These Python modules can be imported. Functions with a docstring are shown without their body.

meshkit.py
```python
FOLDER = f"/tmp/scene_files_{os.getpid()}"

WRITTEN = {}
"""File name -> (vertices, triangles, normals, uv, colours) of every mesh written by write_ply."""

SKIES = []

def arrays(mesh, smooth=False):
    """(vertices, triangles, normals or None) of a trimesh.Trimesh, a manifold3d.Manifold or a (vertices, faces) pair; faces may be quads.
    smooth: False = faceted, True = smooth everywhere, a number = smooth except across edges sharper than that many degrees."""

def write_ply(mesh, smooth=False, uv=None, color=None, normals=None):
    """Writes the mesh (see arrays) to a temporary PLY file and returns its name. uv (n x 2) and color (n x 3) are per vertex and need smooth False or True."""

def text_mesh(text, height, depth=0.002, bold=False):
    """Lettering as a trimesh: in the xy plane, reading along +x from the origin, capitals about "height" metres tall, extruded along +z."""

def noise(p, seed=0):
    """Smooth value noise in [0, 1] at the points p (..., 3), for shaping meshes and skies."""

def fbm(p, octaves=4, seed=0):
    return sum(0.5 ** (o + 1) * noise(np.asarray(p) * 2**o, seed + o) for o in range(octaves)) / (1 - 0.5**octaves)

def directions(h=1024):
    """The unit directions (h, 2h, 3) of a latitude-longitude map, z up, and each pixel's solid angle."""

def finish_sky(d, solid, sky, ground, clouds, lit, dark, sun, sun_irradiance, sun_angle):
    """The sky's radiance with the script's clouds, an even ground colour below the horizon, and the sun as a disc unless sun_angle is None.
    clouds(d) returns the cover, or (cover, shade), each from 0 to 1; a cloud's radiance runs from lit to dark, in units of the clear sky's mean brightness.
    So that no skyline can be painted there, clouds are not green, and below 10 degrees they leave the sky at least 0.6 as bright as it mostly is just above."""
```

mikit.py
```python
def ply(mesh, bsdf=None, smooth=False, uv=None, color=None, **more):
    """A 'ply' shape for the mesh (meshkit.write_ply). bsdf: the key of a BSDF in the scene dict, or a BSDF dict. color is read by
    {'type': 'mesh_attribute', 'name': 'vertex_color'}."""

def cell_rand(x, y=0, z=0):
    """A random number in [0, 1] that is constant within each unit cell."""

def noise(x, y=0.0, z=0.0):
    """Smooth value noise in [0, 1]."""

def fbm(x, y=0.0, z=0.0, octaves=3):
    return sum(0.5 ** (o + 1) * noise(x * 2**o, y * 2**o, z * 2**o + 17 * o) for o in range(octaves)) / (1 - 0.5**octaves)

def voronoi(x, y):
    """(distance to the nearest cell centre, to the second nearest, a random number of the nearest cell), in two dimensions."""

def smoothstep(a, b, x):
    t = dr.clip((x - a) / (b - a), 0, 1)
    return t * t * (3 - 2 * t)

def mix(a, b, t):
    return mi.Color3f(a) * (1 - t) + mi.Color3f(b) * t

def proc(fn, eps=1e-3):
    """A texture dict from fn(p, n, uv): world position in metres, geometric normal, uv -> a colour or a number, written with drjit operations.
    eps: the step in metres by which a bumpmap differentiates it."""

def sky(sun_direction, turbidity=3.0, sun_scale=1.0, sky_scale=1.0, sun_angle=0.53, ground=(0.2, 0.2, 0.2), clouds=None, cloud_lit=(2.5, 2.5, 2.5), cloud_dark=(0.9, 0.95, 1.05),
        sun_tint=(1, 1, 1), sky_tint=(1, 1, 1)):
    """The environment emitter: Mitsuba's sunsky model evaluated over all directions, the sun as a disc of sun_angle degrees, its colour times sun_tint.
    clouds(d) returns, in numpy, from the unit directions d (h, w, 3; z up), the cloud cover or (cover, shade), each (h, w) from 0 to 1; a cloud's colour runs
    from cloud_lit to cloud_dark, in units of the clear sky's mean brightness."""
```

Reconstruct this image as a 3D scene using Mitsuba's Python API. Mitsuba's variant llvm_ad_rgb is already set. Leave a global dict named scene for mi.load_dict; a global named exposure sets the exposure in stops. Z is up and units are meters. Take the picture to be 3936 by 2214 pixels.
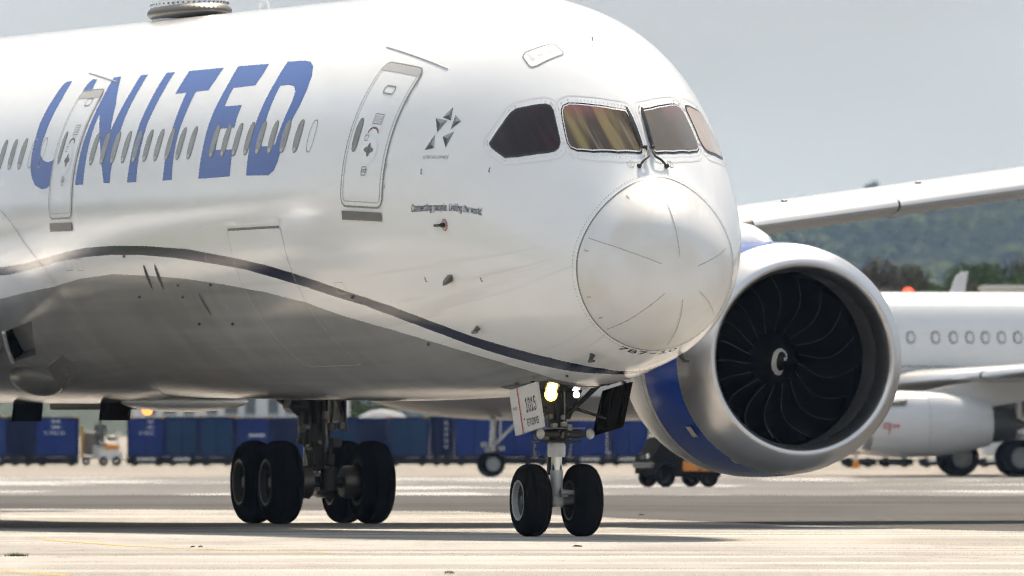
import math, random
import numpy as np, trimesh, mitsuba as mi, drjit as dr, mikit, meshkit, manifold3d
from scipy.interpolate import CubicSpline
from shapely.geometry import Polygon, LineString, Point, box as sbox
from shapely.ops import unary_union
from shapely import affinity
scene, labels = {'type': 'scene'}, {}
T = mi.ScalarTransform4f
rng = np.random.default_rng(7)
# ---------------------------------------------------------------- camera, sky, exposure
# world: x runs aft along the big jet from its nose, y to its starboard side, z up; the photographer stands off its starboard bow
HEAD = math.radians(17.206531287724136)
CA, SA = math.cos(HEAD), math.sin(HEAD)
CAM = np.array([-140.02446948, 45.72692844, 1.46164654])
PITCH = math.tan(math.radians(0.7440906))
scene['camera'] = {'type': 'thinlens', 'fov': 5.325431, 'aperture_radius': 0.042, 'focus_distance': 150.0, 'near_clip': 1.0, 'far_clip': 20000.0,
                   'to_world': T().look_at(origin=CAM.tolist(), target=(CAM + 100*np.array([CA, -SA, PITCH])).tolist(), up=[0, 0, 1])}
exposure = 2.38
def ramp(X, Z, z=0.0):
    """The apron's axes: X metres to the right, Z metres out from the fence where the photographer stands."""
    X, Z = np.asarray(X, float), np.asarray(Z, float)
    return np.stack(np.broadcast_arrays(CAM[0] - X*SA + Z*CA, CAM[1] - X*CA - Z*SA, np.asarray(z, float)), -1)
SUN = np.array([0.60*CA - 0.02*SA, -0.60*SA - 0.02*CA, 0.88])     # high, behind the big jet
def clouds(d):
    """A bright broken overcast: grey rain haze low down, brighter lit cloud with thin blue gaps higher up."""
    n = meshkit.fbm(d*np.array([2.6, 2.6, 6.]) + 4.0, 5, 3); m = meshkit.fbm(d*np.array([8., 8., 20.]) + 9.0, 4, 5)
    q = meshkit.fbm(d*np.array([22., 22., 45.]) + 2.0, 3, 7)
    e = np.clip((d[..., 2] - 0.10)/0.35, 0, 1); e = e*e*(3 - 2*e)
    cover = np.clip(0.93 - e*0.55*np.clip((n - 0.50)*6, 0, 1) + 0.25*(q - 0.5)*(1 - e), 0, 1)
    return cover, np.clip(0.84 - 0.66*e + (1.3*e + 0.75*(1 - e))*(m - 0.5) + 0.30*(q - 0.5)*(1 - e), 0, 1)
scene['sky'] = mikit.sky(SUN.tolist(), turbidity=3, sun_angle=6, sun_scale=1.22, sun_tint=(0.97, 1.0, 1.06), clouds=clouds, cloud_lit=(1.85, 1.93, 2.0), cloud_dark=(0.95, 1.0, 1.02), ground=(0.25, 0.24, 0.22))
# ---------------------------------------------------------------- materials
def two(b): return {'type': 'twosided', 'b': b}
def rgb(c): return {'type': 'rgb', 'value': list(c)}
def gloss(name, c, alpha=0.06): scene[name] = two({'type': 'roughplastic', 'diffuse_reflectance': c if isinstance(c, dict) else rgb(c), 'alpha': alpha, 'nonlinear': False})
def matte(name, c): scene[name] = two({'type': 'diffuse', 'reflectance': c if isinstance(c, dict) else rgb(c)})
def metal(name, c, alpha): scene[name] = two({'type': 'principled', 'base_color': rgb(c), 'metallic': 1.0, 'roughness': alpha})
def pwl(x, tab):
    y = mi.Float(tab[0][1])
    for (a, b), (c, d) in zip(tab, tab[1:]): y = y + (d - b)/(c - a)*dr.clip(x - a, 0, c - a)
    return y
STR_U = [(2.2,-112),(2.34,-89.17),(2.36,-81.06),(2.61,-72.84),(3.0,-65.58),(3.49,-59.07),(4.03,-52.87),(4.59,-46.85),(5.14,-40.5),(5.73,-34.67),(6.38,-29.39),(7.15,-25.03),(8.02,-21.17),(8.71,-18.4),(9.76,-15.08),(10.91,-12.12),(12.17,-9.83),(13.77,-7.46),(14.87,-5.87),(17.02,-4.25),(18.88,-3.51),(20.43,-3.62),(21.47,-4.33),(22.47,-5.5),(23.32,-6.53),(24.16,-7.25),(25.02,-7.99),(26.5,-8.4),(32,-8.6)]
STR_L = [(2.5,-112),(2.6,-91.87),(2.69,-84.05),(3.01,-76.76),(3.38,-69.72),(3.84,-63.22),(4.33,-56.85),(4.84,-50.42),(5.36,-43.95),(5.94,-38.01),(6.58,-32.64),(7.32,-27.83),(8.21,-24.17),(9.41,-19.81),(10.51,-16.73),(12.0,-13.23),(12.98,-11.79),(14.32,-9.99),(15.7,-8.29),(17.5,-6.88),(19.15,-6.35),(20.55,-6.54),(22.17,-7.54),(23.29,-8.96),(24.32,-10.0),(25.36,-10.92),(26.5,-11.2),(32,-11.4)]
GREY = [(3.7,-95),(4.02,-70.66),(4.18,-66.85),(4.6,-59.93),(5.1,-53.61),(5.65,-47.77),(6.27,-42.46),(6.96,-37.71),(7.76,-33.73),(8.64,-29.92),(9.78,-24.92),(11.47,-20.84),(13.36,-17.82),(15.36,-15.27),(17.48,-13.56),(19.32,-12.58),(21.33,-13.58),(23.08,-15.87),(24.81,-17.32),(26.63,-19.32),(34,-21)]
def livery(p, n, uv):
    ph = dr.rad2deg(dr.atan2(p.z - 4.4, dr.abs(p.y)))
    up, lo, gr = pwl(p.x, STR_U), pwl(p.x, STR_L), pwl(p.x, GREY)
    dirt = mikit.fbm(p.x*0.7, p.y*1.3, p.z*2.2, 3)
    white = mikit.mix((0.765, 0.785, 0.805), (0.715, 0.73, 0.745), dirt)
    grime = mikit.smoothstep(0.3, 0.75, 0.55*mikit.fbm(p.x*1.5, p.z*0.6, p.y, 3) + 0.45*mikit.fbm(p.x*0.22, ph*0.35, 3.0, 3))
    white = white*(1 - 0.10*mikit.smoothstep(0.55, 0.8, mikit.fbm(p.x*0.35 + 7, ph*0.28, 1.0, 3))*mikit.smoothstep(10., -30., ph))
    belly = mikit.mix((0.275, 0.280, 0.278), (0.220, 0.222, 0.218), grime)
    c = mikit.mix(white, belly, dr.select(ph < gr, mi.Float(1), mi.Float(0)))
    return mikit.mix(c, (0.010, 0.014, 0.036), dr.select((ph < up) & (ph > lo), mi.Float(1), mi.Float(0)))
gloss('livery', mikit.proc(livery), 0.025); scene['livery']['b']['int_ior'] = 1.43
gloss('white', (0.76, 0.78, 0.80), 0.06)
gloss('radome_white', mikit.proc(lambda p, n, uv: mikit.mix((0.765, 0.78, 0.795), (0.70, 0.695, 0.665), mikit.smoothstep(0.35, 0.75, mikit.fbm(p.x*2 + 3, p.y*1.4, p.z*1.2, 3)))), 0.34)
gloss('title_blue', (0.001, 0.064, 0.33), 0.05); scene['title_blue']['b']['int_ior'] = 1.32
gloss('navy', (0.010, 0.018, 0.07), 0.08)
gloss('cowl_blue', (0.003, 0.038, 0.27), 0.05)
gloss('cowl_white', mikit.proc(lambda p, n, uv: mikit.mix((0.58, 0.58, 0.58), (0.40, 0.39, 0.37), mikit.smoothstep(0.5, 0.8, mikit.fbm(p.x*3, p.y*3, p.z*3, 3)))), 0.1)
gloss('grey_belly', (0.18, 0.178, 0.17), 0.08)
gloss('surround_white', (0.68, 0.68, 0.68), 0.1)
matte('tug_black', (0.014, 0.014, 0.014))
gloss('brown_print', (0.16, 0.06, 0.05), 0.15)
matte('fan_black', (0.0035, 0.0035, 0.0035))
gloss('liner_grey', (0.11, 0.11, 0.115), 0.3)
gloss('blade_edge', (0.06, 0.058, 0.055), 0.25)
gloss('seal_grey', (0.22, 0.22, 0.22), 0.2)
gloss('seal_pale', (0.46, 0.45, 0.43), 0.2)
gloss('seal_black', (0.008, 0.008, 0.009), 0.15)
matte('flap_black', (0.010, 0.009, 0.008))
gloss('cabin_glass', mikit.proc(lambda p, n, uv: mikit.mix((0.12, 0.118, 0.108), (0.24, 0.235, 0.22), mikit.fbm(p.x*6, p.z*5, 0., 2))), 0.04)
gloss('scuff', (0.15, 0.145, 0.135), 0.25)
matte('rubber', mikit.proc(lambda p, n, uv: mikit.mix((0.006, 0.006, 0.0065), (0.014, 0.0135, 0.013), mikit.fbm(p.x*5, p.y*5, p.z*5, 3))))
gloss('dark_steel', (0.03, 0.03, 0.028), 0.3)
gloss('black_part', (0.012, 0.012, 0.012), 0.3)
gloss('gear_grey', (0.30, 0.305, 0.305), 0.2)
gloss('gear_shade', (0.07, 0.07, 0.068), 0.3)
gloss('gear_white', (0.62, 0.62, 0.61), 0.15)
gloss('bay_dark', (0.028, 0.026, 0.022), 0.35)
metal('chrome', (0.75, 0.74, 0.72), 0.15)
metal('lip_metal', (0.60, 0.605, 0.62), 0.34)
metal('bare_metal', (0.72, 0.71, 0.70), 0.30)
metal('dull_metal', (0.16, 0.15, 0.135), 0.45)
gloss('slat_paint', (0.60, 0.61, 0.62), 0.2)
gloss('wing_grey', (0.52, 0.53, 0.54), 0.1)
gloss('blade_black', (0.012, 0.012, 0.013), 0.12)
matte('duct_black', (0.006, 0.006, 0.006))
gloss('vane_pale', (0.45, 0.44, 0.42), 0.2)
gloss('red_paint', (0.45, 0.03, 0.02), 0.15)
gloss('star_light', (0.30, 0.31, 0.33), 0.1); gloss('star_mid', (0.13, 0.14, 0.155), 0.1); gloss('star_dark', (0.018, 0.022, 0.03), 0.1)
def shade_sheen_fn(base, a, b, c):  # sunshade tints with iridescent reflections painted in as streaks
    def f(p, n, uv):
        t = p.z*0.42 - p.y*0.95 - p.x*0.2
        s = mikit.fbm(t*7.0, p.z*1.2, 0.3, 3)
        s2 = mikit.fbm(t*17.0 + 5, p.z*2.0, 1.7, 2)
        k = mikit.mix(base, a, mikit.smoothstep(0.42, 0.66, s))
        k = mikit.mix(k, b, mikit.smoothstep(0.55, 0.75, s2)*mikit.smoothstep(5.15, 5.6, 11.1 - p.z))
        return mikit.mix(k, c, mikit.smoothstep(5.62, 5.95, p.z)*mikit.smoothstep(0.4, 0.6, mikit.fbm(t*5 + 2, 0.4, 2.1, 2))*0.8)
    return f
gloss('screen_side', mikit.proc(shade_sheen_fn((0.010, 0.007, 0.010), (0.035, 0.012, 0.018), (0.02, 0.01, 0.012), (0.03, 0.012, 0.016))), 0.02); scene['screen_side']['b']['int_ior'] = 1.3
gloss('screen_right', mikit.proc(shade_sheen_fn((0.055, 0.038, 0.028), (0.22, 0.17, 0.07), (0.18, 0.15, 0.11), (0.24, 0.08, 0.09))), 0.02)
gloss('screen_left', mikit.proc(shade_sheen_fn((0.10, 0.085, 0.072), (0.13, 0.11, 0.085), (0.11, 0.105, 0.09), (0.20, 0.10, 0.105))), 0.02)
gloss('screen_far', mikit.proc(shade_sheen_fn((0.40, 0.33, 0.28), (0.5, 0.45, 0.41), (0.42, 0.36, 0.32), (0.36, 0.24, 0.18))), 0.03)
# ---------------------------------------------------------------- helpers
def numbered(key):
    if key not in scene and key not in labels and not any(k.startswith(key + '__') for k in scene): return key
    i = 1
    while f'{key}_{i:03d}' in scene or f'{key}_{i:03d}' in labels or any(k.startswith(f'{key}_{i:03d}__') for k in scene): i += 1
    return f'{key}_{i:03d}'
def part(key, mesh, bsdf, smooth=30, **kw):
    key = numbered(key); scene[key] = mikit.ply(mesh, bsdf, smooth=smooth, **kw); return key
def raw(key, vfn, bsdf):
    v, f, n = vfn; key = numbered(key)
    path = meshkit.write_ply((v, f), normals=n)
    scene[key] = {'type': 'ply', 'filename': path, 'face_normals': False, 'bsdf': {'type': 'ref', 'id': bsdf}}
    return key
def thing(name, label, cat, group=None, kind=None):
    key = numbered(name); labels[key] = {'label': label, 'category': cat}
    if group: labels[key]['group'] = group
    if kind: labels[key]['kind'] = kind
    return key
def structure(key): labels[key] = {'kind': 'structure'}
def cat(ms): return trimesh.util.concatenate([m for m in ms if m is not None])
def bx(c, size, R=None, bev=0.0):
    h = np.array(size, float)/2
    if bev <= 0: m = trimesh.creation.box(extents=size)
    else:
        p = []
        for sx in (-1, 1):
            for sy in (-1, 1):
                for sz in (-1, 1):
                    for k in range(3):
                        q = h - bev; q[k] = h[k]; p.append(q*np.array([sx, sy, sz]))
        m = trimesh.convex.convex_hull(np.array(p))
    if R is not None: m.apply_transform(R)
    m.apply_translation(c); return m
def rotz(a): return trimesh.transformations.rotation_matrix(a, [0, 0, 1])
def cyl(p0, p1, r0, r1=None, n=16):
    p0, p1 = np.asarray(p0, float), np.asarray(p1, float); r1 = r0 if r1 is None else r1
    return lathe([(0, 0), (0, r0), (np.linalg.norm(p1 - p0), r1), (np.linalg.norm(p1 - p0), 0)], p0, p1 - p0, n)
def lathe(prof, o, d, n=32):
    """prof: (distance along d, radius) pairs."""
    d = np.asarray(d, float)/np.linalg.norm(d); o = np.asarray(o, float)
    a = np.cross(d, [0, 0, 1.]) if abs(d[2]) < 0.9 else np.cross(d, [1., 0, 0]); a /= np.linalg.norm(a); b = np.cross(d, a)
    t = np.arange(n)*2*np.pi/n; ring = np.cos(t)[:, None]*a + np.sin(t)[:, None]*b
    v = np.vstack([o + d*s + ring*r for s, r in prof]); f = []
    for i in range(len(prof) - 1):
        j = np.arange(n); k = (j + 1) % n
        f += [np.stack([i*n + j, i*n + k, (i+1)*n + k], 1), np.stack([i*n + j, (i+1)*n + k, (i+1)*n + j], 1)]
    m = trimesh.Trimesh(v, np.vstack(f), process=False); m.update_faces(m.nondegenerate_faces()); m.merge_vertices(); return m
def tube(pts, r, n=8):
    pts = np.asarray(pts, float); r = np.broadcast_to(r, len(pts))
    tg = np.gradient(pts, axis=0); tg /= np.linalg.norm(tg, axis=1, keepdims=True)
    up = np.array([0, 0, 1.]) if abs(tg[0][2]) < 0.8 else np.array([0, 1., 0])
    t = np.arange(n)*2*np.pi/n; v, f = [], []
    for p, d, rr in zip(pts, tg, r):
        a = np.cross(d, up); a /= np.linalg.norm(a); b = np.cross(d, a); v.append(p + rr*(np.cos(t)[:, None]*a + np.sin(t)[:, None]*b))
    for i in range(len(pts) - 1):
        j = np.arange(n); k = (j + 1) % n
        f += [np.stack([i*n + j, i*n + k, (i+1)*n + k], 1), np.stack([i*n + j, (i+1)*n + k, (i+1)*n + j], 1)]
    c0, c1 = len(pts)*n, len(pts)*n + 1; j = np.arange(n); k = (j + 1) % n
    f += [np.stack([k, j, np.full(n, c0)], 1), np.stack([(len(pts)-1)*n + j, (len(pts)-1)*n + k, np.full(n, c1)], 1)]
    return trimesh.Trimesh(np.vstack(v + [pts[:1], pts[-1:]]), np.vstack(f), process=False)
def ball(c, r, sub=2):
    m = trimesh.creation.icosphere(subdivisions=sub); m.apply_scale(np.broadcast_to(r, 3)); m.apply_translation(c); return m
def grid(P, wrap=False):
    """Quads over a grid of points (a, b, 3)."""
    a, b = P.shape[:2]; i = np.arange(a*b).reshape(a, b)
    if wrap: i = np.hstack([i, i[:, :1]])
    f = np.stack([i[:-1, :-1], i[1:, :-1], i[1:, 1:], i[:-1, 1:]], -1).reshape(-1, 4)
    return P.reshape(-1, 3), np.vstack([f[:, [0, 1, 2]], f[:, [0, 2, 3]]])
def skin(poly, surf, cell=0.25, off=0.0):
    """Shapely polygon in surface parameters (u, v) laid on surf(u, v, off) -> points, normals: vertices, faces, normals."""
    V, F = [], []; k = 0
    if poly.is_empty: return None
    x0, y0, x1, y1 = poly.bounds
    for i in range(math.floor(x0/cell), math.ceil(x1/cell)):
        for j in range(math.floor(y0/cell), math.ceil(y1/cell)):
            c = poly.intersection(sbox(i*cell, j*cell, (i+1)*cell, (j+1)*cell))
            for g in getattr(c, 'geoms', [c]):
                if g.geom_type != 'Polygon' or g.area < 1e-8: continue
                v, f = trimesh.creation.triangulate_polygon(g, engine='earcut')
                V.append(v); F.append(np.asarray(f) + k); k += len(v)
    V = np.vstack(V); p, n = surf(V[:, 0], V[:, 1], off)
    return p, np.vstack(F), n
def merge(parts):
    parts = [q for q in parts if q is not None]; k, V, F, N = 0, [], [], []
    for v, f, n in parts: V.append(v); F.append(f + k); N.append(n); k += len(v)
    return np.vstack(V), np.vstack(F), np.vstack(N)
def dense(pts, step):
    pts = np.asarray(pts, float); out = [pts[:1]]
    for a, b in zip(pts, pts[1:]):
        m = max(1, int(np.ceil(np.linalg.norm(b - a)/step))); out.append(a + (b - a)*(np.arange(1, m + 1)/m)[:, None])
    return np.vstack(out)
def ribbon(pts, half, surf, off, step=0.05):
    q = dense(pts, step); p, n = surf(q[:, 0], q[:, 1], off); t = np.gradient(p, axis=0); s = np.cross(n, t); s /= np.linalg.norm(s, axis=1, keepdims=True)
    v = np.stack([p - s*half, p + s*half], 1); V, F = grid(v); return V, F, np.repeat(n, 2, 0)
def rrect(x0, x1, y0, y1, r): return sbox(x0 + r, y0 + r, x1 - r, y1 - r).buffer(r, 6)
def text_poly(s, height, bold=False):
    m = meshkit.text_mesh(s, height, 0.002, bold); v, f = m.vertices, m.faces
    keep = np.all(v[f][:, :, 2] > 0.001, axis=1)
    return v[:, :2], f[keep]
# ---------------------------------------------------------------- the big jet's shape
RQ = 2.85
QK = np.sqrt(np.array([0, .08, .3, .7, 1.2, 1.8, 2.5, 3.5, 5, 6.5, 8.5, 11, 14]))
ZT = [3.627, 4.058, 4.394, 4.723, 5.058, 5.615, 6.201, 6.82, 7.27, 7.50, 7.66, 7.715, 7.72]
ZB = [3.627, 3.255, 3.007, 2.77, 2.594, 2.4, 2.274, 2.143, 2.035, 1.965, 1.91, 1.865, 1.836]
WW = [0.0, 0.337, 0.623, 0.891, 1.144, 1.433, 1.671, 1.919, 2.288, 2.579, 2.761, 2.819, 2.82]
CS = [CubicSpline(QK, a, bc_type=('not-a-knot', (1, 0.0))) for a in (ZT, ZB, WW)]
NGX, TILT = 5.55, 0.00755
def section(x):
    q = np.sqrt(np.clip(x, 0, 14)); t = TILT*(x - NGX); tail = np.clip((x - 47)/21, 0, 1)
    zt, zb, w = CS[0](q) + t, CS[1](q) + t, CS[2](q)
    return zt - 0.5*tail**2, zb + 4.6*tail**1.6, w*(1 - 0.93*tail**1.8)
def sp(x, th):
    a, b, w = section(x); zm = b + (a - b)*.49
    n = 2 - .308*np.exp(-((x - 2.12)/2.5)**2); c, s = np.cos(th), np.sin(th)
    r = np.where(s > 0, (np.abs(c)**n + np.abs(s)**n + 1e-12)**(-1/n), 1.)
    q = np.stack(np.broadcast_arrays(x*0.9, c*2.6 + 7, s*2.6 + 3), -1)        # the skin is never quite fair: waves of under a millimetre
    k = 1 + (0.0030*(meshkit.noise(q, 5) - 0.5) + 0.0012*(meshkit.noise(q*2.3, 9) - 0.5))/2.85*np.clip(x/2, 0, 1)
    w = w*k; a, b = zm + (a - zm)*k, zm - (zm - b)*k
    return np.stack([x + 0*c, w*c*r, np.where(s > 0, zm + (a - zm)*s*r, zm + (zm - b)*s)], -1)
def normals(x, th):
    e = np.minimum(1e-3, x*0.3 + 1e-7)
    n = np.cross(sp(x + e, th) - sp(x - e, th), sp(x, th + 1e-3) - sp(x, th - 1e-3))
    n /= np.linalg.norm(n, axis=-1, keepdims=True) + 1e-20
    a, b, w = section(x); out = np.stack([np.zeros_like(th), np.cos(th), np.sin(th)], -1)
    return n*np.where((n*out).sum(-1, keepdims=True) < 0, -1, 1)
def hull(x, a, off=0.0):
    x, th = np.asarray(x, float), np.asarray(a, float)/RQ
    n = normals(x, th); return sp(x, th) + n*off, n
def arc(deg): return math.radians(deg)*RQ
def poly(pts): return Polygon([(x, arc(t)) for x, t in pts]).buffer(0)
def mirror(p): return affinity.affine_transform(p, [1, 0, 0, -1, 0, arc(180)])
def joint(th): return 1.118 - 0.111*np.sin(th)
# ---------------------------------------------------------------- ground (before the things that stand on it)
EDGE = [(-70, 100), (-34, 150), (-22, 185), (-14, 205), (-9.9, 212), (-1.0, 207), (2.8, 188), (4.6, 178), (7.7, 165), (14, 150), (40, 130)]  # leftmost points lie out of view, bent in to darken paint reflections
def dip(Z):
    s = lambda a, b: np.clip((Z - a)/(b - a), 0, 1)**2*(3 - 2*np.clip((Z - a)/(b - a), 0, 1))
    return -0.062*s(152, 172)*(1 - s(188, 240))
def frame_rz(p):
    dx, dy = p.x - float(CAM[0]), p.y - float(CAM[1])
    return -dx*SA - dy*CA, dx*CA - dy*SA
def concrete(p, n, uv):
    X, Z = frame_rz(p)
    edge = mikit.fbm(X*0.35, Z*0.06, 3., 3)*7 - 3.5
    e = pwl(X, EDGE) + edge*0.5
    near = mikit.mix((0.335, 0.325, 0.306), (0.265, 0.254, 0.236), mikit.smoothstep(0.3, 0.75, mikit.fbm(X*0.5, Z*0.16, 1., 4)))
    st = mikit.fbm(X*0.10, Z*0.75, 7., 3)                       # tyre-worn streaks across the view
    near = mikit.mix(near, (0.20, 0.186, 0.17), mikit.smoothstep(0.56, 0.74, st)*0.75)
    near = mikit.mix(near, (0.42, 0.405, 0.38), mikit.smoothstep(0.60, 0.72, mikit.fbm(X*0.06 + 9, Z*0.32, 2., 3))*0.7)
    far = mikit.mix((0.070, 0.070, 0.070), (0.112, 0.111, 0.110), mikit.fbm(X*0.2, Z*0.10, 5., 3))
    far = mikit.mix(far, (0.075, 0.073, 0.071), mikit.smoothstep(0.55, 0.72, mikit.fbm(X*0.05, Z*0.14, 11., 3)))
    pale = mikit.mix((0.195, 0.194, 0.194), (0.14, 0.139, 0.138), mikit.fbm(X*0.12, Z*0.05, 15., 3))
    pale = mikit.mix(pale, (0.36, 0.357, 0.355), mikit.smoothstep(0.60, 0.70, mikit.fbm(X*0.22, Z*0.09 + 3, 21., 3)))
    apron = mikit.mix((0.28, 0.262, 0.235), (0.205, 0.193, 0.176), mikit.fbm(X*0.15, Z*0.03, 25., 3))
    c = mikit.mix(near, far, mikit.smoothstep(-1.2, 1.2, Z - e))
    c = mikit.mix(c, pale, mikit.smoothstep(-2.5, 2.5, Z - 250 - edge*2))
    c = mikit.mix(c, apron, mikit.smoothstep(-8, 8, Z - 352 - edge*4))
    c = mikit.mix(mikit.mix((0.035, 0.055, 0.018), (0.065, 0.075, 0.03), mikit.fbm(X*0.5, Z*0.5, 51., 3)), c, mikit.smoothstep(-0.6, 0.6, Z - 106 - edge*0.3)*dr.maximum(mikit.smoothstep(-27., -25., X - edge*0.5), mikit.smoothstep(298., 302., Z)))  # unseen grass in front and far left, added to cut ground bounce
    v = (Z + X*0.09)/5.2; j = dr.abs(v - dr.floor(v) - 0.5)      # sawn joints across the taxiway, sealed dark
    c = mikit.mix(c, mi.Color3f(0.10, 0.09, 0.078), (1 - mikit.smoothstep(0.010, 0.035, j))*0.55*mikit.smoothstep(0.45, 0.6, mikit.fbm(X*0.25, dr.floor(v)*3.7, 61., 2)))
    w = mikit.fbm(X*0.30, Z*0.9, 31., 4)
    return mikit.mix(c, mi.Color3f(0.11, 0.095, 0.08), (1 - mikit.smoothstep(0.0, 0.022, dr.abs(w - 0.5)))*0.55*mikit.smoothstep(0.45, 0.6, mikit.fbm(X*0.1, Z*0.2, 41., 2)))
scene['concrete'] = two({'type': 'diffuse', 'reflectance': mikit.proc(concrete)})
zs = np.concatenate([np.linspace(-300, 60, 10), np.linspace(70, 300, 116), np.linspace(310, 700, 20), [1000, 2000, 3200, 5200, 9000]])
xs_ = np.concatenate([[-6000, -2000, -500, -120], np.linspace(-60, 60, 7), [120, 500, 2000, 6000]])
XX, ZZ = np.meshgrid(xs_, zs, indexing='ij')
part('ground', grid(ramp(XX, ZZ, dip(ZZ))), 'concrete', smooth=True); structure('ground')
# ---------------------------------------------------------------- the big jet
A = thing('airliner', 'large white airliner with blue title lettering and navy stripe taxiing nose on at centre', 'airliner')
th_ = np.linspace(-math.pi/2, 1.5*math.pi, 193)[:-1]
def shell(key, us, xfun, bsdf):
    U, TH = np.meshgrid(us, th_, indexing='ij'); X = xfun(U, TH); n = normals(X, TH); v, f = grid(sp(X, TH), True); raw(key, (v, f, n.reshape(-1, 3)), bsdf)
shell(A + '__radome', np.linspace(0.001, 1, 62), lambda u, t: u**2*joint(t), 'radome_white')
stn = np.concatenate([np.linspace(0, 1, 70)**1.3*12.5, np.linspace(12.8, 46.5, 120), np.linspace(47, 67.8, 50)])
shell(A + '__fuselage', stn, lambda u, t: u + joint(t)*np.exp(-u/1.6), 'livery')
v, f = grid(np.stack([sp(joint(th_) + 0*th_ + s, th_) + normals(joint(th_) + s, th_)*0.004 for s in (-0.011, 0.011)], 0), True)
raw(A + '__radome_seam', (v, f, np.concatenate([normals(joint(th_), th_)]*2)), 'seal_grey')
for th, a, b in ((17, 1.0, .05), (87, .69, .016), (167, .73, .05), (-52, 1.12, .075), (-98, 1.06, .08), (-140, 1.0, .1)):
    raw(A + '__lightning_strip', ribbon([(b + (a - b)*k, arc(th)) for k in np.linspace(0, 1, 14)], 0.006, hull, 0.006), 'seal_pale')
fa = np.linspace(0, 2*math.pi, 150)[:-1]; pf = sp(joint(fa) + .075, fa) + normals(joint(fa) + .075, fa)*.002; nf = normals(joint(fa) + .075, fa)
part(A + '__radome_fastener', cat([cyl(c, c + n*.004, .009, n=6) for c, n in zip(pf, nf)]), 'seal_pale', False); labels[A + '__radome_fastener'] = {'kind': 'stuff'}
for th, a in ((8, 1.07), (-25, 1.12), (-42, 1.13), (60, .95)):
    raw(A + '__radome_latch', skin(rrect(a - .13, a - .05, arc(th) - .03, arc(th) + .03, .01), hull, .1, .005), 'seal_pale')
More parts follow.
